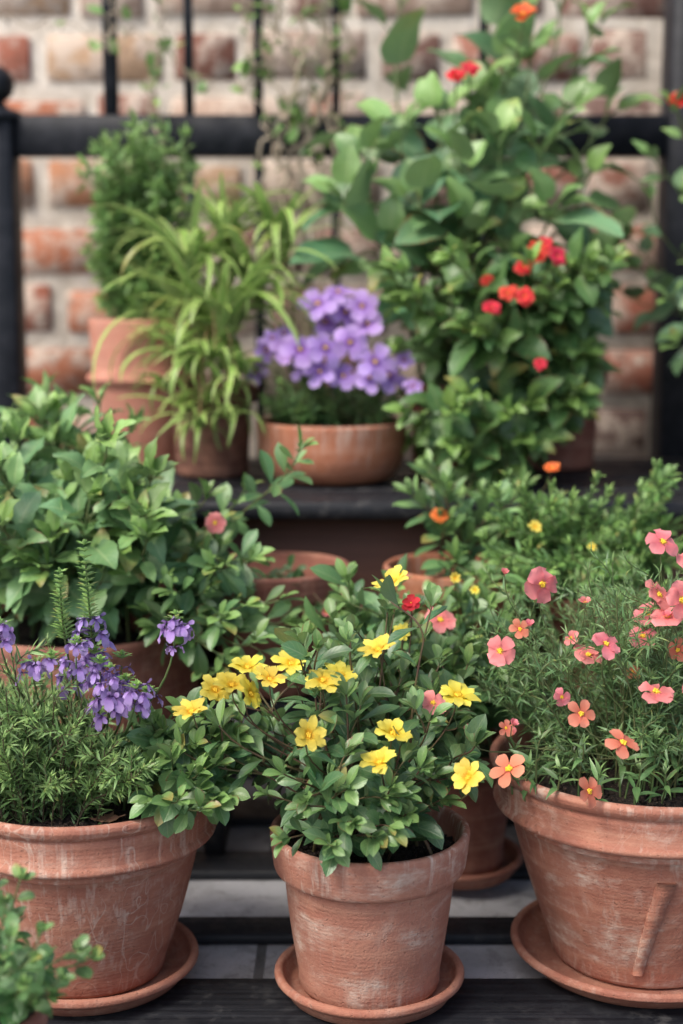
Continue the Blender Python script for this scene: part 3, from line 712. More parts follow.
# broader strap leaves near the soil
sp2 = dict(L=.032, w=.2, prof='lance', phyl='alt', ang=1.1, pet=.05, curl=.9, fold=.25, nv=6, cols=3, tuft=3, up=.4, jit=.4)
for px, py, d in [(528, 768, 1.375), (560, 770, 1.345), (600, 775, 1.345), (640, 770, 1.345), (540, 740, 1.365), (665, 775, 1.355), (583, 745, 1.375), (625, 745, 1.375), (700, 770, 1.375), (515, 750, 1.395), (680, 745, 1.375), (655, 740, 1.365)]:
    p1 = W(px, py, d); shoot(B, S, np.array([p1[0], p1[1] + .015, r2[2]]), p1 + Z * .0, sp2, 8, .1, .0012, .0007)
CF = [(542, 584, 1.375, 'coral', 1.15), (663, 542, 1.40, 'coral', 1.05), (500, 651, 1.345, 'coral', .95), (520, 629, 1.395, 'salmon', .7), (606, 644, 1.345, 'coral', 1.05), (588, 655, 1.385, 'coral', .9), (656, 692, 1.325, 'coral', 1.05), (581, 714, 1.315, 'salmon', 1.05),
      (623, 743, 1.295, 'salmon', 1.1), (509, 769, 1.315, 'salmon', 1.1), (589, 791, 1.315, 'salmon', 1.), (659, 595, 1.375, 'coral', 1.), (668, 617, 1.355, 'coral', 1.), (648, 614, 1.395, 'coral', .9), (681, 600, 1.345, 'coral', 1.), (643, 636, 1.385, 'coral', .8),
      (440, 620, 1.42, 'coral', 1.05), (634, 672, 1.375, 'coral', .5), (562, 697, 1.375, 'coral', .6), (632, 672, 1.395, 'salmon', .6), (506, 728, 1.385, 'salmon', .6), (527, 747, 1.365, 'salmon', .5), (474, 730, 1.375, 'coral', .6), (535, 655, 1.395, 'salmon', .45), (571, 638, 1.395, 'coral', .6),
      (678, 650, 1.375, 'salmon', .8), (700, 690, 1.355, 'coral', 1.), (690, 560, 1.40, 'coral', 1.), (728, 640, 1.395, 'coral', 1.)]
flowers(t, S, r2, [(rng.uniform(480, 700), rng.uniform(570, 740), 1.36 + rng.uniform(-.02, .05), 'bud', rng.uniform(.8, 1.3), (rng.normal(0, .4), 0, 2.)) for _ in range(6)], .0005, .05)
flowers(t, S, r2, [(x, y, d, k, s * rng.uniform(.9, 1.08), (rng.normal(0, .55), rng.uniform(0, .4), rng.uniform(-.4, 1.3))) for x, y, d, k, s in CF if x != 440 and s > .55], .0006, .05)
B.build('leaves', G_FINE, t, r2); S.build('stems', ST_GREEN, t, r2)

# ---- P3 rosemary (left pot)
r3 = top(leftP, .196 + SZ, .022)
t = plant('rosemary', 'feathery pale green rosemary filling the left of the scratched pot', 'plant', r3 + np.array([-.05, 0, 0]))
B, S = Blades(), Tubes()
sp = dict(L=.016, w=.14, prof='needle', phyl='whorl', ang=.85, pet=0, curl=.25, fold=.1, nv=2, cols=3, tuft=5, base=.85, taper=.4, up=.5, jit=.6, pack=1., sidelen=.3)
for k in range(170):
    px = rng.uniform(-60, 150); top_ = 652 + max(0, px - 40) * .95; py = rng.uniform(min(top_, 765), 785); d = 1.42 + rng.uniform(-.11, .12)
    p1 = W(px, py, d); p0 = r3 + np.array([-.045 + (p1[0] - r3[0] + .045) * .5, (d - 1.43) * .6, 0]) + rv(.008) * np.array([1, 1, 0])
    shoot(B, S, p0, p1, sp, rng.integers(17, 25), .03, .0010, .0006, side=.2, k=4)
for k in range(60):
    px = rng.uniform(-60, 70); p1 = W(px, rng.uniform(770, 800), 1.36 + rng.uniform(-.03, .06)); p1[2] = max(p1[2], r3[2] + .01)
    shoot(B, S, np.array([p1[0] + rng.normal(0, .01), p1[1] + .02, r3[2]]), p1 + Z * rng.uniform(0, .025), dict(sp, L=.013, w=.3), 7, .1, .0009, .0006, k=4)
B.build('leaves', G_NEEDLE, t, np.array(t.location)); S.build('stems', ST_BROWN, t, np.array(t.location))

# ---- P4 salvia spikes
t = plant('salvia', 'purple salvia with tall flower spikes rising behind the rosemary', 'plant', r3 + np.array([.01, .02, 0]))
B, S = Blades(), Tubes(); r4 = np.array(t.location)
q = NT('calyx_purple'); q.b.inputs['Base Color'].default_value = (.10, .04, .16, 1); q.b.inputs['Roughness'].default_value = .6; M['calyxp'] = q.m
spv = dict(L=.022, w=.32, prof='lance', phyl='opp', ang=1.1, pet=.15, curl=.6, fold=.2, nv=5, cols=3, tuft=0, up=.5, jit=.4)
def spike(base_px, tip_px, d, whorls, green_tip):
    """stalk with whorls of drooping lipped florets; whorls = list of (py, size, count)"""
    p0 = r4 + np.array([(base_px[0] - 90) * .0005, 0, 0]); p1 = W(*tip_px, d)
    k = np.linalg.norm(p1 - p0)
    pts = bez(p0, p0 + Z * k * .4, p1 - Z * k * .4 + rv(.004), p1, 60); S.add(pts[::4], .0016, .0009, 6)
    FB = Blades(); 
    ys = []
    for pt in pts:
        v = pt - CAM; zc = np.dot(v, _fw); ys.append(512 - F * np.dot(v, _up) / zc)
    ys = np.array(ys)
    for (py, sz, n) in whorls:
        i = int(np.argmin(np.abs(ys - py))); c = pts[i]
        n = max(3, n - 1)
        for m in range(n):
            a = m * 6.283 / n + rng.uniform(0, .8); out = np.array([math.cos(a), math.sin(a), 0]); c_ = c + Z * rng.normal(0, .003)
            T = unit(out + Z * rng.uniform(.0, .6)); e = c_ + T * .0095 * sz
            FB.add(c_, T, Z, .011 * sz, .0042 * sz, 'elliptic', 3, 3, .1, .8, tint=(.5, .0, 0))       # calyx tube
            for q_, (da, dn, ll, ww) in enumerate([(0, -.8, .0145, .0075), (.9, -.55, .0095, .0045), (-.9, -.55, .0095, .0045), (0, .5, .007, .004)]):
                o2 = np.array([math.cos(a + da), math.sin(a + da), dn + rng.normal(0, .15)])
                FB.add(e, unit(o2), out * .8 + Z * .6 + rv(.3), ll * sz, ww * sz, 'petal', 5, 3, 1.1 * rng.uniform(.3, 1.3), .1, .15, tint=(rng.random(), rng.random(), 0), notch=.1)
    me = mesh_from('flower_spike', np.concatenate(FB.V) - r4, np.concatenate(FB.Q), np.concatenate(FB.U), np.concatenate(FB.T)); o = link('flower_spike', me, P_VIO, t)
    GB = Blades()
    lo = ys[-1]; hi = green_tip
    for i in range(len(pts)):
        if lo <= ys[i] <= hi and i % 1 == 0:
            f = (ys[i] - lo) / max(hi - lo, 1)
            for m in range(6):
                a = i * 1.2 + m * 1.047; T = unit(np.array([math.cos(a), math.sin(a), .55]))
                GB.add(pts[i], T, Z, (.0075 + .007 * f) * rng.uniform(.7, 1.3), .0044, 'elliptic', 3, 3, .3, .3, tint=(rng.random(), rng.uniform(.4, 1), rng.random()))
    for m in range(5): GB.add(pts[-1], unit(Z + rv(.35)), rv(), .006, .0028, 'elliptic', 3, 3, .3, .3, tint=(.5, .8, 1))
    if GB.V:
        link('spike_tip', mesh_from('spike_tip', np.concatenate(GB.V) - r4, np.concatenate(GB.Q), np.concatenate(GB.U), np.concatenate(GB.T)), G_HERB, o)
spike((100, 790), (84, 545), 1.345, [(622, 1.0, 6), (634, 1.15, 7), (652, 1.0, 6)], 640)
spike((75, 790), (60, 573), 1.365, [(668, .8, 5), (680, 1.1, 7)], 640)
spike((120, 790), (176, 615), 1.335, [(624, .9, 6), (632, 1.1, 7), (645, .6, 3)], 622)
spike((105, 790), (110, 668), 1.330, [(684, .9, 5), (700, 1.2, 7), (714, 1.1, 6)], 672)
spike((95, 790), (137, 685), 1.335, [(694, 1.1, 6), (704, 1.1, 6)], 690)
spike((85, 790), (94, 650), 1.355, [(664, .9, 5), (676, .9, 5)], 655)
spike((40, 790), (-2, 622), 1.355, [(630, 1.0, 6), (642, 1., 6)], 628)
spike((60, 790), (33, 655), 1.365, [(663, .9, 5), (672, 1., 5)], 658)
spike((70, 790), (122, 655), 1.38, [(668, .7, 4), (688, .9, 5)], 660)
for bx, tx, ty, wh in ((90, 76, 640, [(650, .8, 4), (664, 1., 5)]), (100, 125, 678, [(690, .9, 4), (704, 1.1, 5)]), (80, 100, 660, [(672, .8, 4), (688, 1., 5), (702, .9, 4)]), (80, 52, 655, [(664, .9, 5)]), (110, 148, 690, [(699, .9, 4)])):
    spike((bx, 790), (tx, ty), 1.35 + rng.uniform(-.02, .03), wh, ty + 6)
for px, py in [(84, 600), (60, 640), (176, 690), (150, 700), (120, 720), (95, 740), (180, 720), (130, 760), (70, 720), (165, 740), (110, 780), (145, 770)]:
    shoot(B, S, r4 + rv(.01) * np.array([1, 1, 0]) , W(px + rng.normal(0, 6), py + 20, 1.42 + rng.normal(0, .02)), spv, 7, .35, .0013, .0007)
B.build('leaves', G_HERB, t, r4); S.build('stems', ST_GREEN, t, r4)

# ---- P5 leafy trailing plant at right of left pot
r5 = r3 + np.array([.07, -.02, 0])
t = plant('trailing_plant', 'trailing plant with oval dusky leaves spilling over the right rim of the scratched pot', 'plant', r5)
B, S = Blades(), Tubes()
sp = dict(L=.040, w=.5, prof='obovate', phyl='opp', ang=1.2, pet=.12, curl=.5, fold=.3, nv=7, cols=5, tuft=4, base=.75, up=.4, jit=.3, wave=.04)
for px, py, d in [(165, 735, 1.375), (195, 745, 1.355), (215, 765, 1.335), (225, 795, 1.335), (200, 810, 1.305), (178, 800, 1.295), (190, 775, 1.325), (155, 765, 1.355), (212, 738, 1.375), (172, 760, 1.335), (235, 770, 1.375), (150, 740, 1.370), (205, 720, 1.395), (228, 740, 1.375), (140, 715, 1.4), (240, 750, 1.405)]:
    shoot(B, S, r5 + rv(.012) * np.array([1, 1, 0]), W(px, py, d), sp, 5, .35, .0015, .0008, side=.35)
B.build('leaves', G_MID, t, r5); S.build('stems', ST_GREEN, t, r5)

# ---- dry fallen leaf on the soil
B = Blades(); c = W(105, 812, 1.36); c[2] = r3[2] + .006
for a, l in ((.2, .020), (1.2, .017), (2.3, .013), (3.3, .016), (4.4, .010), (5.5, .014)):
    B.add(np.zeros(3), np.array([math.cos(a), math.sin(a), .12]), Z, l, l * .62, 'lance', 6, 5, -.3, .2, .12, .18, (rng.random(), rng.random(), 0))
DRY = leaf_mat('leaf_dry_brown', (.22, .115, .07), (.30, .17, .10), back=(.30, .2, .13), veins=6, rough=.8, trans=.05)
o = B.build('dry_leaf', DRY, None, np.zeros(3)); o.location = c; tag(o, 'curled dry brown leaf lying on the soil of the scratched pot', 'leaf')

# ---- P6 broad leaved plant (left mid)
r6 = np.array([q5[0], 1.75, .275])
t = plant('broad_leaved_plant', 'bushy plant with broad soft green leaves in the wide bellied pot', 'plant', r6)
B, S = Blades(), Tubes()
sp = dict(L=.066, w=.54, prof='ovate', phyl='opp', ang=1.15, pet=.3, pr=.0011, curl=.7, fold=.22, nv=10, cols=5, serr=.05, wave=.13, tuft=5, base=.75, up=.35, jit=.4)
for k in range(66):
    px = rng.uniform(-50, 178); lim = 418 + (abs(px - 60) ** 1.5) * .05; py = rng.uniform(lim, 590); d = 1.78 + rng.uniform(-.2, .16)
    shoot(B, S, r6 + np.array([rng.normal(0, .04), rng.normal(0, .03), 0]), W(px, py, d), sp, 5, .35, .0028, .0013, side=.25)
for px, py in [(45, 400), (20, 420), (100, 405), (130, 430), (70, 410)]: shoot(B, S, r6, W(px, py, 1.85), dict(sp, w=.4, L=.05), 6, .5, .0025, .001)
B.build('leaves', G_BROAD, t, r6); S.build('stems', ST_GREEN, t, r6)

# ---- P7 upright bright plant on the step
r7 = np.array([pC.location.x, 1.79, .285])
t = plant('leafy_plant', 'upright plant with oblong bright green leaves and one tall bare-stemmed shoot', 'plant', r7)
B, S = Blades(), Tubes()
sp = dict(L=.046, w=.44, prof='obovate', phyl='opp', ang=1.15, pet=.1, curl=.45, fold=.28, nv=6, cols=5, tuft=4, base=.75, up=.4, jit=.3)
for px, py, d in [(245, 490, 1.74), (178, 515, 1.7), (215, 525, 1.7), (195, 550, 1.66), (255, 560, 1.66), (160, 560, 1.68), (225, 565, 1.62), (205, 590, 1.6), (245, 605, 1.58), (280, 600, 1.6), (300, 625, 1.6), (220, 620, 1.56), (255, 640, 1.54), (190, 640, 1.6), (285, 655, 1.55), (170, 605, 1.65), (230, 655, 1.55), (150, 540, 1.74), (215, 675, 1.58), (165, 580, 1.6)]:
    shoot(B, S, r7 + rv(.015) * np.array([1, 1, 0]), W(px, py, d), sp, rng.integers(5, 7), .35, .0019, .0009, side=.25)
shoot(B, S, r7 + np.array([.04, -.02, 0]), W(300, 450, 1.66), dict(sp, L=.044, ang=1.3), 9, .5, .0019, .0009)
for px, py in [(215, 523), (165, 590)]: put_flower(t, 'coral', W(px, py, 1.66), TOCAM, .8)
B.build('leaves', G_MID, t, r7); S.build('stems', ST_GREEN, t, r7)

# ---- P8 low plants in dark rimmed pot
r8 = np.array([pA.location.x, 1.79, .325])
t = plant('leafy_plant', 'low dark leafy seedling plant in the brown-rimmed pot', 'plant', r8); B, S = Blades(), Tubes()
for px, py, d in [(250, 585, 1.75), (265, 592, 1.72), (330, 618, 1.68), (285, 618, 1.68), (312, 618, 1.68), (352, 625, 1.66)]:
    shoot(B, S, r8 + rv(.01) * np.array([1, 1, 0]), W(px, py, d), dict(sp, L=.03), 5, .3, .0014, .0008)
for px, py in [(328, 603), (365, 606), (326, 612)]: put_flower(t, 'bud', W(px, py, 1.66), TOCAM, 1.1)
B.build('leaves', G_MID, t, r8); S.build('stems', ST_RED, t, r8)

# ---- P9 plant in orange rimmed pot
r9 = np.array([pB.location.x, 1.79, .325])
t = plant('flowering_plant', 'plant with oblong leaves and small orange-red blooms in the open orange-rimmed pot', 'plant', r9); B, S = Blades(), Tubes()
sp9 = dict(L=.050, w=.34, prof='obovate', phyl='opp', ang=.9, pet=.08, curl=.3, fold=.25, nv=6, cols=5, tuft=5, up=.5, jit=.25)
for px, py, d in [(430, 472, 1.78), (412, 495, 1.76), (445, 490, 1.77), (520, 490, 1.8), (485, 500, 1.8), (470, 540, 1.75), (490, 560, 1.72), (455, 560, 1.7), (445, 530, 1.74), (500, 535, 1.78), (480, 590, 1.66), (460, 600, 1.62)]:
    shoot(B, S, r9 + rv(.012) * np.array([1, 1, 0]), W(px, py, d), sp9, 6, .45, .0017, .0009)
flowers(t, S, r9, [(440, 516, 1.74, 'orange', .62, (0, 0, .6)), (552, 468, 1.80, 'orange', .55, (0, 0, .6))])
B.build('leaves', G_MID, t, r9); S.build('stems', ST_RED, t, r9)

# ---- P10 filler plant of the hidden pot
r10 = np.array([q4[0], 1.665, .13])
t = plant('leafy_plant', 'dusky leafy plant with a coral bloom rising behind the yellow-flowered one', 'plant', r10); B, S = Blades(), Tubes()
sp10 = dict(L=.044, w=.42, prof='obovate', phyl='opp', ang=1.1, pet=.1, curl=.5, fold=.3, nv=6, cols=5, tuft=4, up=.4, jit=.3)
for k in range(46):
    px = rng.uniform(325, 510); py = rng.uniform(600 if px < 480 else 585, 720); d = 1.62 + rng.uniform(-.09, .08)
    shoot(B, S, r10 + rv(.02) * np.array([1, 1, 0]), W(px, py, d), sp10, 7, .35, .0018, .0008, side=.3)
flowers(t, S, r10, [(440, 620, 1.52, 'coral', 1.05, (0, 0, .6)), (455, 578, 1.56, 'yellow', .35, (0, 0, 0)), (265 + 210, 590, 1.56, 'yellow', .3, (0, 0, 0))])
B.build('leaves', G_MID, t, r10); S.build('stems', ST_GREEN, t, r10)

# ---- P11 purple flowers in the bowl
r11 = np.array([q7[0], 2.05, sh + .07])
t = plant('flowering_plant', 'compact plant with a dome of large lilac purple flowers in the shallow bowl', 'plant', r11); B, S = Blades(), Tubes()
sp = dict(L=.020, w=.26, prof='lance', phyl='whorl', ang=1.1, pet=.05, curl=.4, fold=.2, nv=4, cols=3, tuft=5, up=.4, jit=.5, pack=1.)
for k in range(95):
    px = rng.uniform(262, 402); py = rng.uniform(345 + abs(px - 335) * .45, 415); d = 2.05 + rng.uniform(-.08, .08)
    p1 = W(px, py, d); shoot(B, S, r11 + np.array([(p1[0] - r11[0]) * .6, (d - 2.05) * .6, 0]), p1, sp, 9, .1, .0011, .0007, k=4)
PF = [(338, 292), (362, 306), (318, 304), (345, 312), (325, 322), (368, 324), (300, 350), (325, 348), (350, 342), (320, 372), (306, 366), (343, 376), (288, 350), (375, 362), (370, 378), (388, 376), (413, 386), (404, 360), (272, 338), (284, 333), (255, 372), (266, 350)]
flowers(t, S, r11, [(x, y, 1.95 + (.03 if y < 330 else 0) + rng.uniform(0, .04) + (.03 if x < 285 else 0), 'purple', (1.28 if 285 < x < 390 else .8) * rng.uniform(.85, 1.1), (rng.normal(0, .35), 0, rng.uniform(-.2, .9))) for x, y in PF], .0007, .03)
B.build('leaves', G_SERR, t, r11); S.build('stems', ST_GREEN, t, r11)

# ---- P12 spider plant
r12 = np.array([q8[0], 2.1, sh + .11])
t = plant('spider_plant', 'spider plant with long arching cream-edged leaves and hanging plantlets', 'plant', r12); B, S = Blades(), Tubes()
def tuftS(B, c, n, L, up=.9, wmul=1.):
    for k in range(n):
        a = rng.uniform(0, 6.28); T = unit(np.array([math.cos(a), math.sin(a), rng.uniform(.9, 3.2) * up]))
        l = L * rng.uniform(.6, 1.2)
        B.add(c + rv(.005), T, Z * .6 - T * .2 + rv(.1), l, .0145 * wmul * rng.uniform(.7, 1.2), 'strap', 12, 3, rng.uniform(.9, 3.0), .25, 0, 0, (rng.random(), rng.random(), 0), twist=rng.normal(0, .4))
tuftS(B, r12 + Z * .06, 54, .25, 1.3); tuftS(B, W(225, 335, 2.03), 50, .17, 1.2); tuftS(B, W(255, 290, 2.08), 40, .16, 1.2); tuftS(B, W(190, 275, 2.06), 44, .15, 1.2); tuftS(B, W(282, 255, 2.12), 26, .16, 1.6); tuftS(B, W(225, 245, 2.1), 30, .14, 1.6); tuftS(B, W(195, 370, 2.02), 26, .11, .9); tuftS(B, W(235, 375, 2.01), 22, .10, .9)
S.add([r12, r12 + Z * .1, W(185, 252, 2.08)], .003, .002); S.add([r12, r12 + Z * .1, W(230, 247, 2.12)], .003, .002); S.add([r12, r12 + Z * .06, W(262, 292, 2.12)], .003, .002); S.add([r12, W(240, 300, 2.15), W(280, 252, 2.16)], .003, .002)
for px, py, d in [(205, 400, 2.0), (235, 385, 1.99), (165, 385, 2.05), (215, 355, 1.98), (185, 410, 2.02), (228, 415, 1.98), (200, 425, 1.97), (175, 340, 2.02)]:
    p = W(px, py, d); tuftS(B, p, 14, .085, .3, .6); S.add(bez(r12 + Z * .05, r12 + Z * .14 + np.array([0, -.03, 0]), p + Z * .10, p, 12), .0011, .0009)
B.build('leaves', G_SPIDER, t, r12); S.build('runners', stem_mat('runner_tan', (.30, .26, .10), (.35, .20, .10)), t, r12)

# ---- P13 bushy herb in tall pot
r13 = np.array([q9[0], 2.2, sh + .19])
t = plant('bushy_herb', 'tall bushy feathery herb in the tall pinkish pot against the railing', 'plant', r13); B, S = Blades(), Tubes()
sp = dict(L=.028, w=.36, prof='lance', phyl='opp', ang=1.0, pet=.1, curl=.5, fold=.2, nv=4, cols=3, tuft=5, up=.4, jit=.5, pack=1., sidelen=.22)
for k in range(115):
    py = rng.uniform(128, 310); px = 140 + rng.normal(0, 22) + (rng.uniform(-38, 38)); px = min(max(px, 88 + max(0, 170 - py) * .3), 196)
    shoot(B, S, r13 + rv(.02) * np.array([1, 1, 0]), W(px, py, 2.2 + rng.uniform(-.07, .09)), sp, 15, .15, .0014, .0007, side=.3, k=4)
B.build('leaves', G_HERB, t, r13); S.build('stems', ST_GREEN, t, r13)

# ---- P14 tall heart-leaved plant
r14 = np.array([q11[0], 2.12, sh + .11])
t = plant('heart_leaved_climber', 'tall plant with large heart-shaped leaves and orange blooms against the railing', 'plant', r14); B, S = Blades(), Tubes()
sp = dict(L=.098, w=.74, prof='heart', phyl='alt', ang=1.25, pet=.55, pr=.0013, curl=.75, fold=.25, nv=9, cols=5, wave=.06, tuft=3, base=.8, taper=.5, up=.5, jit=.35, face=1.4, flat=.9)
for px, py, d in [(440, 125, 2.08), (400, 140, 2.08), (365, 170, 2.06), (345, 205, 2.06), (480, 110, 2.1), (530, 65, 2.14), (560, 120, 2.1), (585, 185, 2.12), (540, 160, 2.03), (500, 150, 2.03), (460, 180, 2.03), (420, 210, 2.03), (520, 20, 2.22), (560, 10, 2.26), (590, 40, 2.22), (605, 120, 2.2), (600, 270, 2.14), (490, 15, 2.26), (400, 8, 2.3), (390, 250, 2.04), (510, 210, 2.04), (550, 220, 2.03), (470, 240, 2.02), (560, 320, 2.14), (500, 80, 2.16), (612, 245, 2.2)]:
    shoot(B, S, r14 + rv(.02) * np.array([1, 1, 0]), W(px, py, d), sp, rng.integers(5, 8), .35, .0034, .0014, k=6)
flowers(t, S, r14 + Z * .3, [(523, 15, 2.04, 'orange', 1.05, (0, 0, .9)), (456, 76, 2.05, 'red', .75, (0, 0, .6)), (470, 68, 2.05, 'red', .75, (0, 0, .6))], .0014)
B.build('leaves', G_HEART, t, r14); S.build('stems', ST_GREEN, t, r14)

# ---- P14b red flowered bush, lower
r15 = np.array([q10[0] - .05, 2.1, sh + .12])
t = plant('red_flowered_bush', 'dense leafy bush with clustered red flowers in front of the heart-leaved plant', 'plant', r15); B, S = Blades(), Tubes()
sp = dict(L=.054, w=.60, prof='ovate', phyl='opp', ang=1.15, pet=.2, pr=.001, curl=.7, fold=.25, nv=10, cols=5, serr=.05, wave=.06, tuft=4, base=.75, up=.3, jit=.35, face=1.2)
for k in range(52):
    py = rng.uniform(245, 470); hw = 105 if py < 400 else 95 - (py - 400) * .5; px = 488 + rng.uniform(-hw, hw) - (py - 240) * .03; d = 1.98 + rng.uniform(-.1, .1)
    p1 = W(px, py, d); p0 = np.array([p1[0] * .5 + r15[0] * .5, 2.05, r15[2] if py < 380 else min(r15[2], p1[2] + .06)])
    shoot(B, S, r15 + rv(.02) * np.array([1, 1, 0]), p1, sp, 6, .35, .0024, .0011, side=.2)
for px, py, d in [(450, 480, 1.93), (500, 475, 1.93), (475, 500, 1.9), (520, 460, 1.95), (460, 520, 1.88), (500, 520, 1.88), (430, 455, 1.95)]:
    shoot(B, S, r15, W(px, py, d), dict(sp, up=.25, tipup=-.3), 6, .4, .002, .001, side=.3)
RF = [(536, 250, 1.92), (545, 245, 1.93), (558, 256, 1.92), (524, 267, 1.93), (508, 293, 1.88), (525, 296, 1.87), (492, 308, 1.89), (487, 281, 1.95), (540, 364, 1.88), (395 + 145, 255, 1.92)]
flowers(t, S, r15, [(x, y, d, 'red', .68 if s_ else .5, (rng.normal(0, .3), 0, .3)) for (x, y, d), s_ in zip(RF, (1, 1, 1, 1, 1, 1, 1, 0, 0, 1))], .001)
B.build('leaves', G_SERR, t, r15); S.build('stems', ST_GREEN, t, r15)

# ---- P15 plant at the right edge
r16 = np.array([.63, 2.24, sh + .08])
t = plant('leafy_shrub', 'slender shrub with round leaves and a red bloom beside the right-hand post', 'plant', r16); B, S = Blades(), Tubes()
sp = dict(L=.052, w=.7, prof='ovate', phyl='alt', ang=1.2, pet=.3, pr=.001, curl=.5, fold=.2, nv=7, cols=5, wave=.05, tuft=3, up=.35, jit=.35, face=1.3)
for px, py, d in [(676, 110, 2.1), (650, 200, 2.12), (630, 240, 2.2), (672, 300, 2.05), (690, 200, 2.1), (678, 345, 2.03), (655, 160, 2.14), (700, 270, 2.08), (610, 280, 2.22), (640, 270, 2.2)]:
    shoot(B, S, r16 + rv(.015), W(px, py, d), sp, 7, .35, .0025, .001)
flowers(t, S, r16, [(677, 101, 2.1, 'red', .85, (0, 0, .3))], .0012)
B.build('leaves', G_HEART, t, r16); S.build('stems', ST_GREEN, t, r16)
ppx = pot('terracotta_pot', 'dark pot at the right end of the shelf beneath the slender shrub', (.63, 2.24, sh), .055, .045, .10, .2, 'classic', 'tc_dark', 48, 41, 'pots on the top shelf', 10)

# ---- P16 vine on the railing
r17 = np.array([W(310, 275, FY)[0], FY + .05, GZ])
t = plant('climbing_vine', 'bare beige vine with sparse small leaves climbing the railing in the middle', 'plant', r17); B, S = Blades(), Tubes()
def wig(pts, n=40, amp=.008):
    pts = [np.array(p) for p in pts]; out = []
    for i in range(n):
        f = i / (n - 1) * (len(pts) - 1); k = min(int(f), len(pts) - 2); g_ = f - k; g2 = g_ * g_ * (3 - 2 * g_)
        out.append(pts[k] * (1 - g2) + pts[k + 1] * g2 + np.array([math.sin(i * .9 + k), 0, math.cos(i * 1.3)]) * amp)
    return np.array(out)
sp = dict(L=.024, w=.6, prof='ovate', nv=5, cols=3, curl=.4, fold=.2, pet=.3, jit=.5)
VN = [([(296, 190), (292, 140), (300, 90), (285, 40), (262, -40)], .004), ([(300, 190), (308, 130), (330, 80), (322, 30), (330, -50)], .0055), ([(310, 195), (318, 150), (300, 110), (316, 60), (340, 20), (336, -40)], .0045), ([(288, 190), (278, 150), (286, 100), (306, 60), (300, 20), (312, -40)], .004), ([(340, 190), (338, 140), (322, 100), (335, 50), (318, 10), (322, -40)], .0035), ([(262, 180), (266, 130), (252, 80), (268, 30), (262, -30)], .0025), ([(282, 185), (285, 120), (270, 60), (280, 10), (300, -50)], .003), ([(320, 180), (335, 120), (350, 60), (345, 10), (352, -40)], .003),
      ([(160, 140), (150, 90), (165, 40), (155, -30)], .0025), ([(105, 50), (130, 30), (160, 50), (190, 75), (210, 85)], .0015), ([(0, 20), (60, 25), (110, 35), (115, 10), (108, -20)], .0015), ([(240, 90), (250, 60), (245, 20), (235, -30)], .002)]
for path, r in VN:
    dd = 2.37 + rng.uniform(-.02, .01); L_ = [W(x, y, dd) for x, y in path]
    if path[0][1] >= 180: L_ = [r17 + np.array([rng.normal(0, .02), -.07, 0])] + L_
    ln = wig(L_, 60); S.add(ln, r, r * .6, 6)
    for k in range(14, 58, 2 if path[0][1] >= 80 else 4):
        if rng.random() < .7: leaf_on(B, S, ln[k], unit(ln[k + 1] - ln[k - 1]), rng.uniform(0, 6.28), 1.3, .026 * rng.uniform(.6, 1.2), sp, rng.uniform(.2, 1))
B.build('leaves', G_HERB, t, r17); S.build('stems', ST_BEIGE, t, r17)

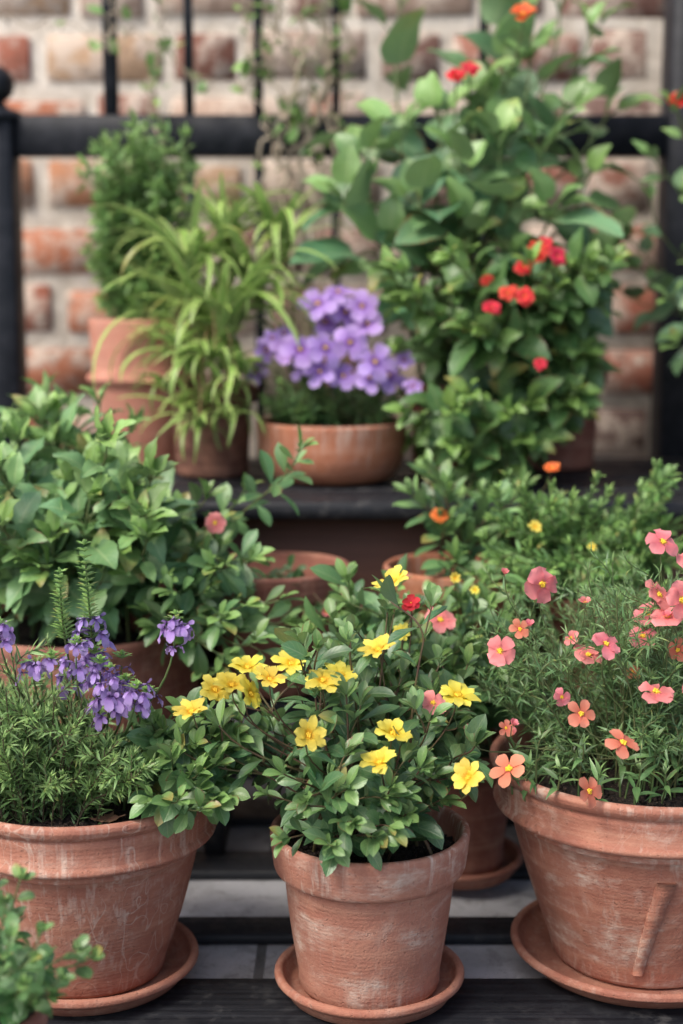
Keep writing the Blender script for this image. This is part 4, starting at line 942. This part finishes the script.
# ---- P17 right rear herbs
r18 = np.array([pD.location.x, 1.79, .295])
t = plant('upright_herb', 'upright fine-leaved herbs standing behind the coral flowers on the right', 'plant', r18); B, S = Blades(), Tubes()
sp = dict(L=.026, w=.26, prof='obovate', phyl='whorl', ang=.85, pet=.03, curl=.3, fold=.2, nv=4, cols=3, tuft=7, up=.5, jit=.35, pack=1., sidelen=.16)
for px, py, d in [(508, 476, 1.70), (524, 492, 1.72), (498, 498, 1.7), (552, 488, 1.72), (572, 500, 1.72), (596, 480, 1.72), (640, 490, 1.74), (672, 484, 1.74), (540, 520, 1.7), (495, 520, 1.7), (560, 500, 1.76), (580, 520, 1.72), (607, 494, 1.74), (618, 505, 1.76), (600, 535, 1.68), (630, 530, 1.7), (656, 470, 1.76), (570, 545, 1.66), (530, 550, 1.64), (500, 560, 1.64), (550, 570, 1.62), (600, 570, 1.62), (640, 560, 1.66),
                  (665, 500, 1.78), (680, 540, 1.7), (485, 540, 1.68), (625, 600, 1.6), (660, 590, 1.62), (580, 590, 1.6), (520, 590, 1.6), (475, 575, 1.66), (690, 510, 1.75), (700, 560, 1.7)]:
    shoot(B, S, r18 + np.array([rng.normal(0, .05), rng.normal(0, .02), 0]), W(px, py, d), sp, 17, .2, .0015, .0008, side=.12, k=4)
sp_ = dict(L=.05, w=.36, prof='ovate', phyl='opp', ang=1.1, pet=.15, curl=.5, fold=.25, nv=6, cols=5, tuft=4, up=.4, jit=.3)
for px, py, d in [(650, 505, 1.84), (670, 560, 1.82), (620, 560, 1.84), (590, 560, 1.85), (690, 600, 1.8), (640, 600, 1.8), (560, 600, 1.82), (500, 600, 1.8), (530, 620, 1.78)]: shoot(B, S, r18, W(px, py, d), sp_, 6, .4, .0019, .001)
flowers(t, S, r18, [(535, 527, 1.68, 'yellow', .45, (0, 0, .5)), (592, 547, 1.66, 'yellow', .3, (0, 0, .5))])
B.build('leaves', G_HERB, t, r18); S.build('stems', ST_GREEN, t, r18)

# ---- P18 foreground plant
r19 = np.array([q12[0], 1.13, .10])
t = plant('leafy_plant', 'blurred round-leaved plant in the small pot nearest the camera, bottom left', 'plant', r19); B, S = Blades(), Tubes()
sp = dict(L=.020, w=.72, prof='round', phyl='opp', ang=1.15, pet=.2, curl=.4, fold=.2, nv=6, cols=5, tuft=4, up=.4, jit=.35, base=.8)
for px, py, d in [(20, 880, 1.12), (5, 905, 1.1), (40, 935, 1.09), (75, 950, 1.10), (90, 958, 1.11), (30, 960, 1.07), (60, 980, 1.08), (10, 940, 1.08), (0, 975, 1.06), (25, 985, 1.06), (-20, 900, 1.12), (45, 960, 1.12), (-15, 950, 1.08), (15, 920, 1.15), (50, 995, 1.09), (35, 1000, 1.07), (-10, 880, 1.14)]:
    shoot(B, S, r19 + rv(.01) * np.array([1, 1, 0]), W(px, py, d), sp, 5, .3, .0012, .0007)
B.build('leaves', G_FG, t, r19); S.build('stems', ST_GREEN, t, r19)
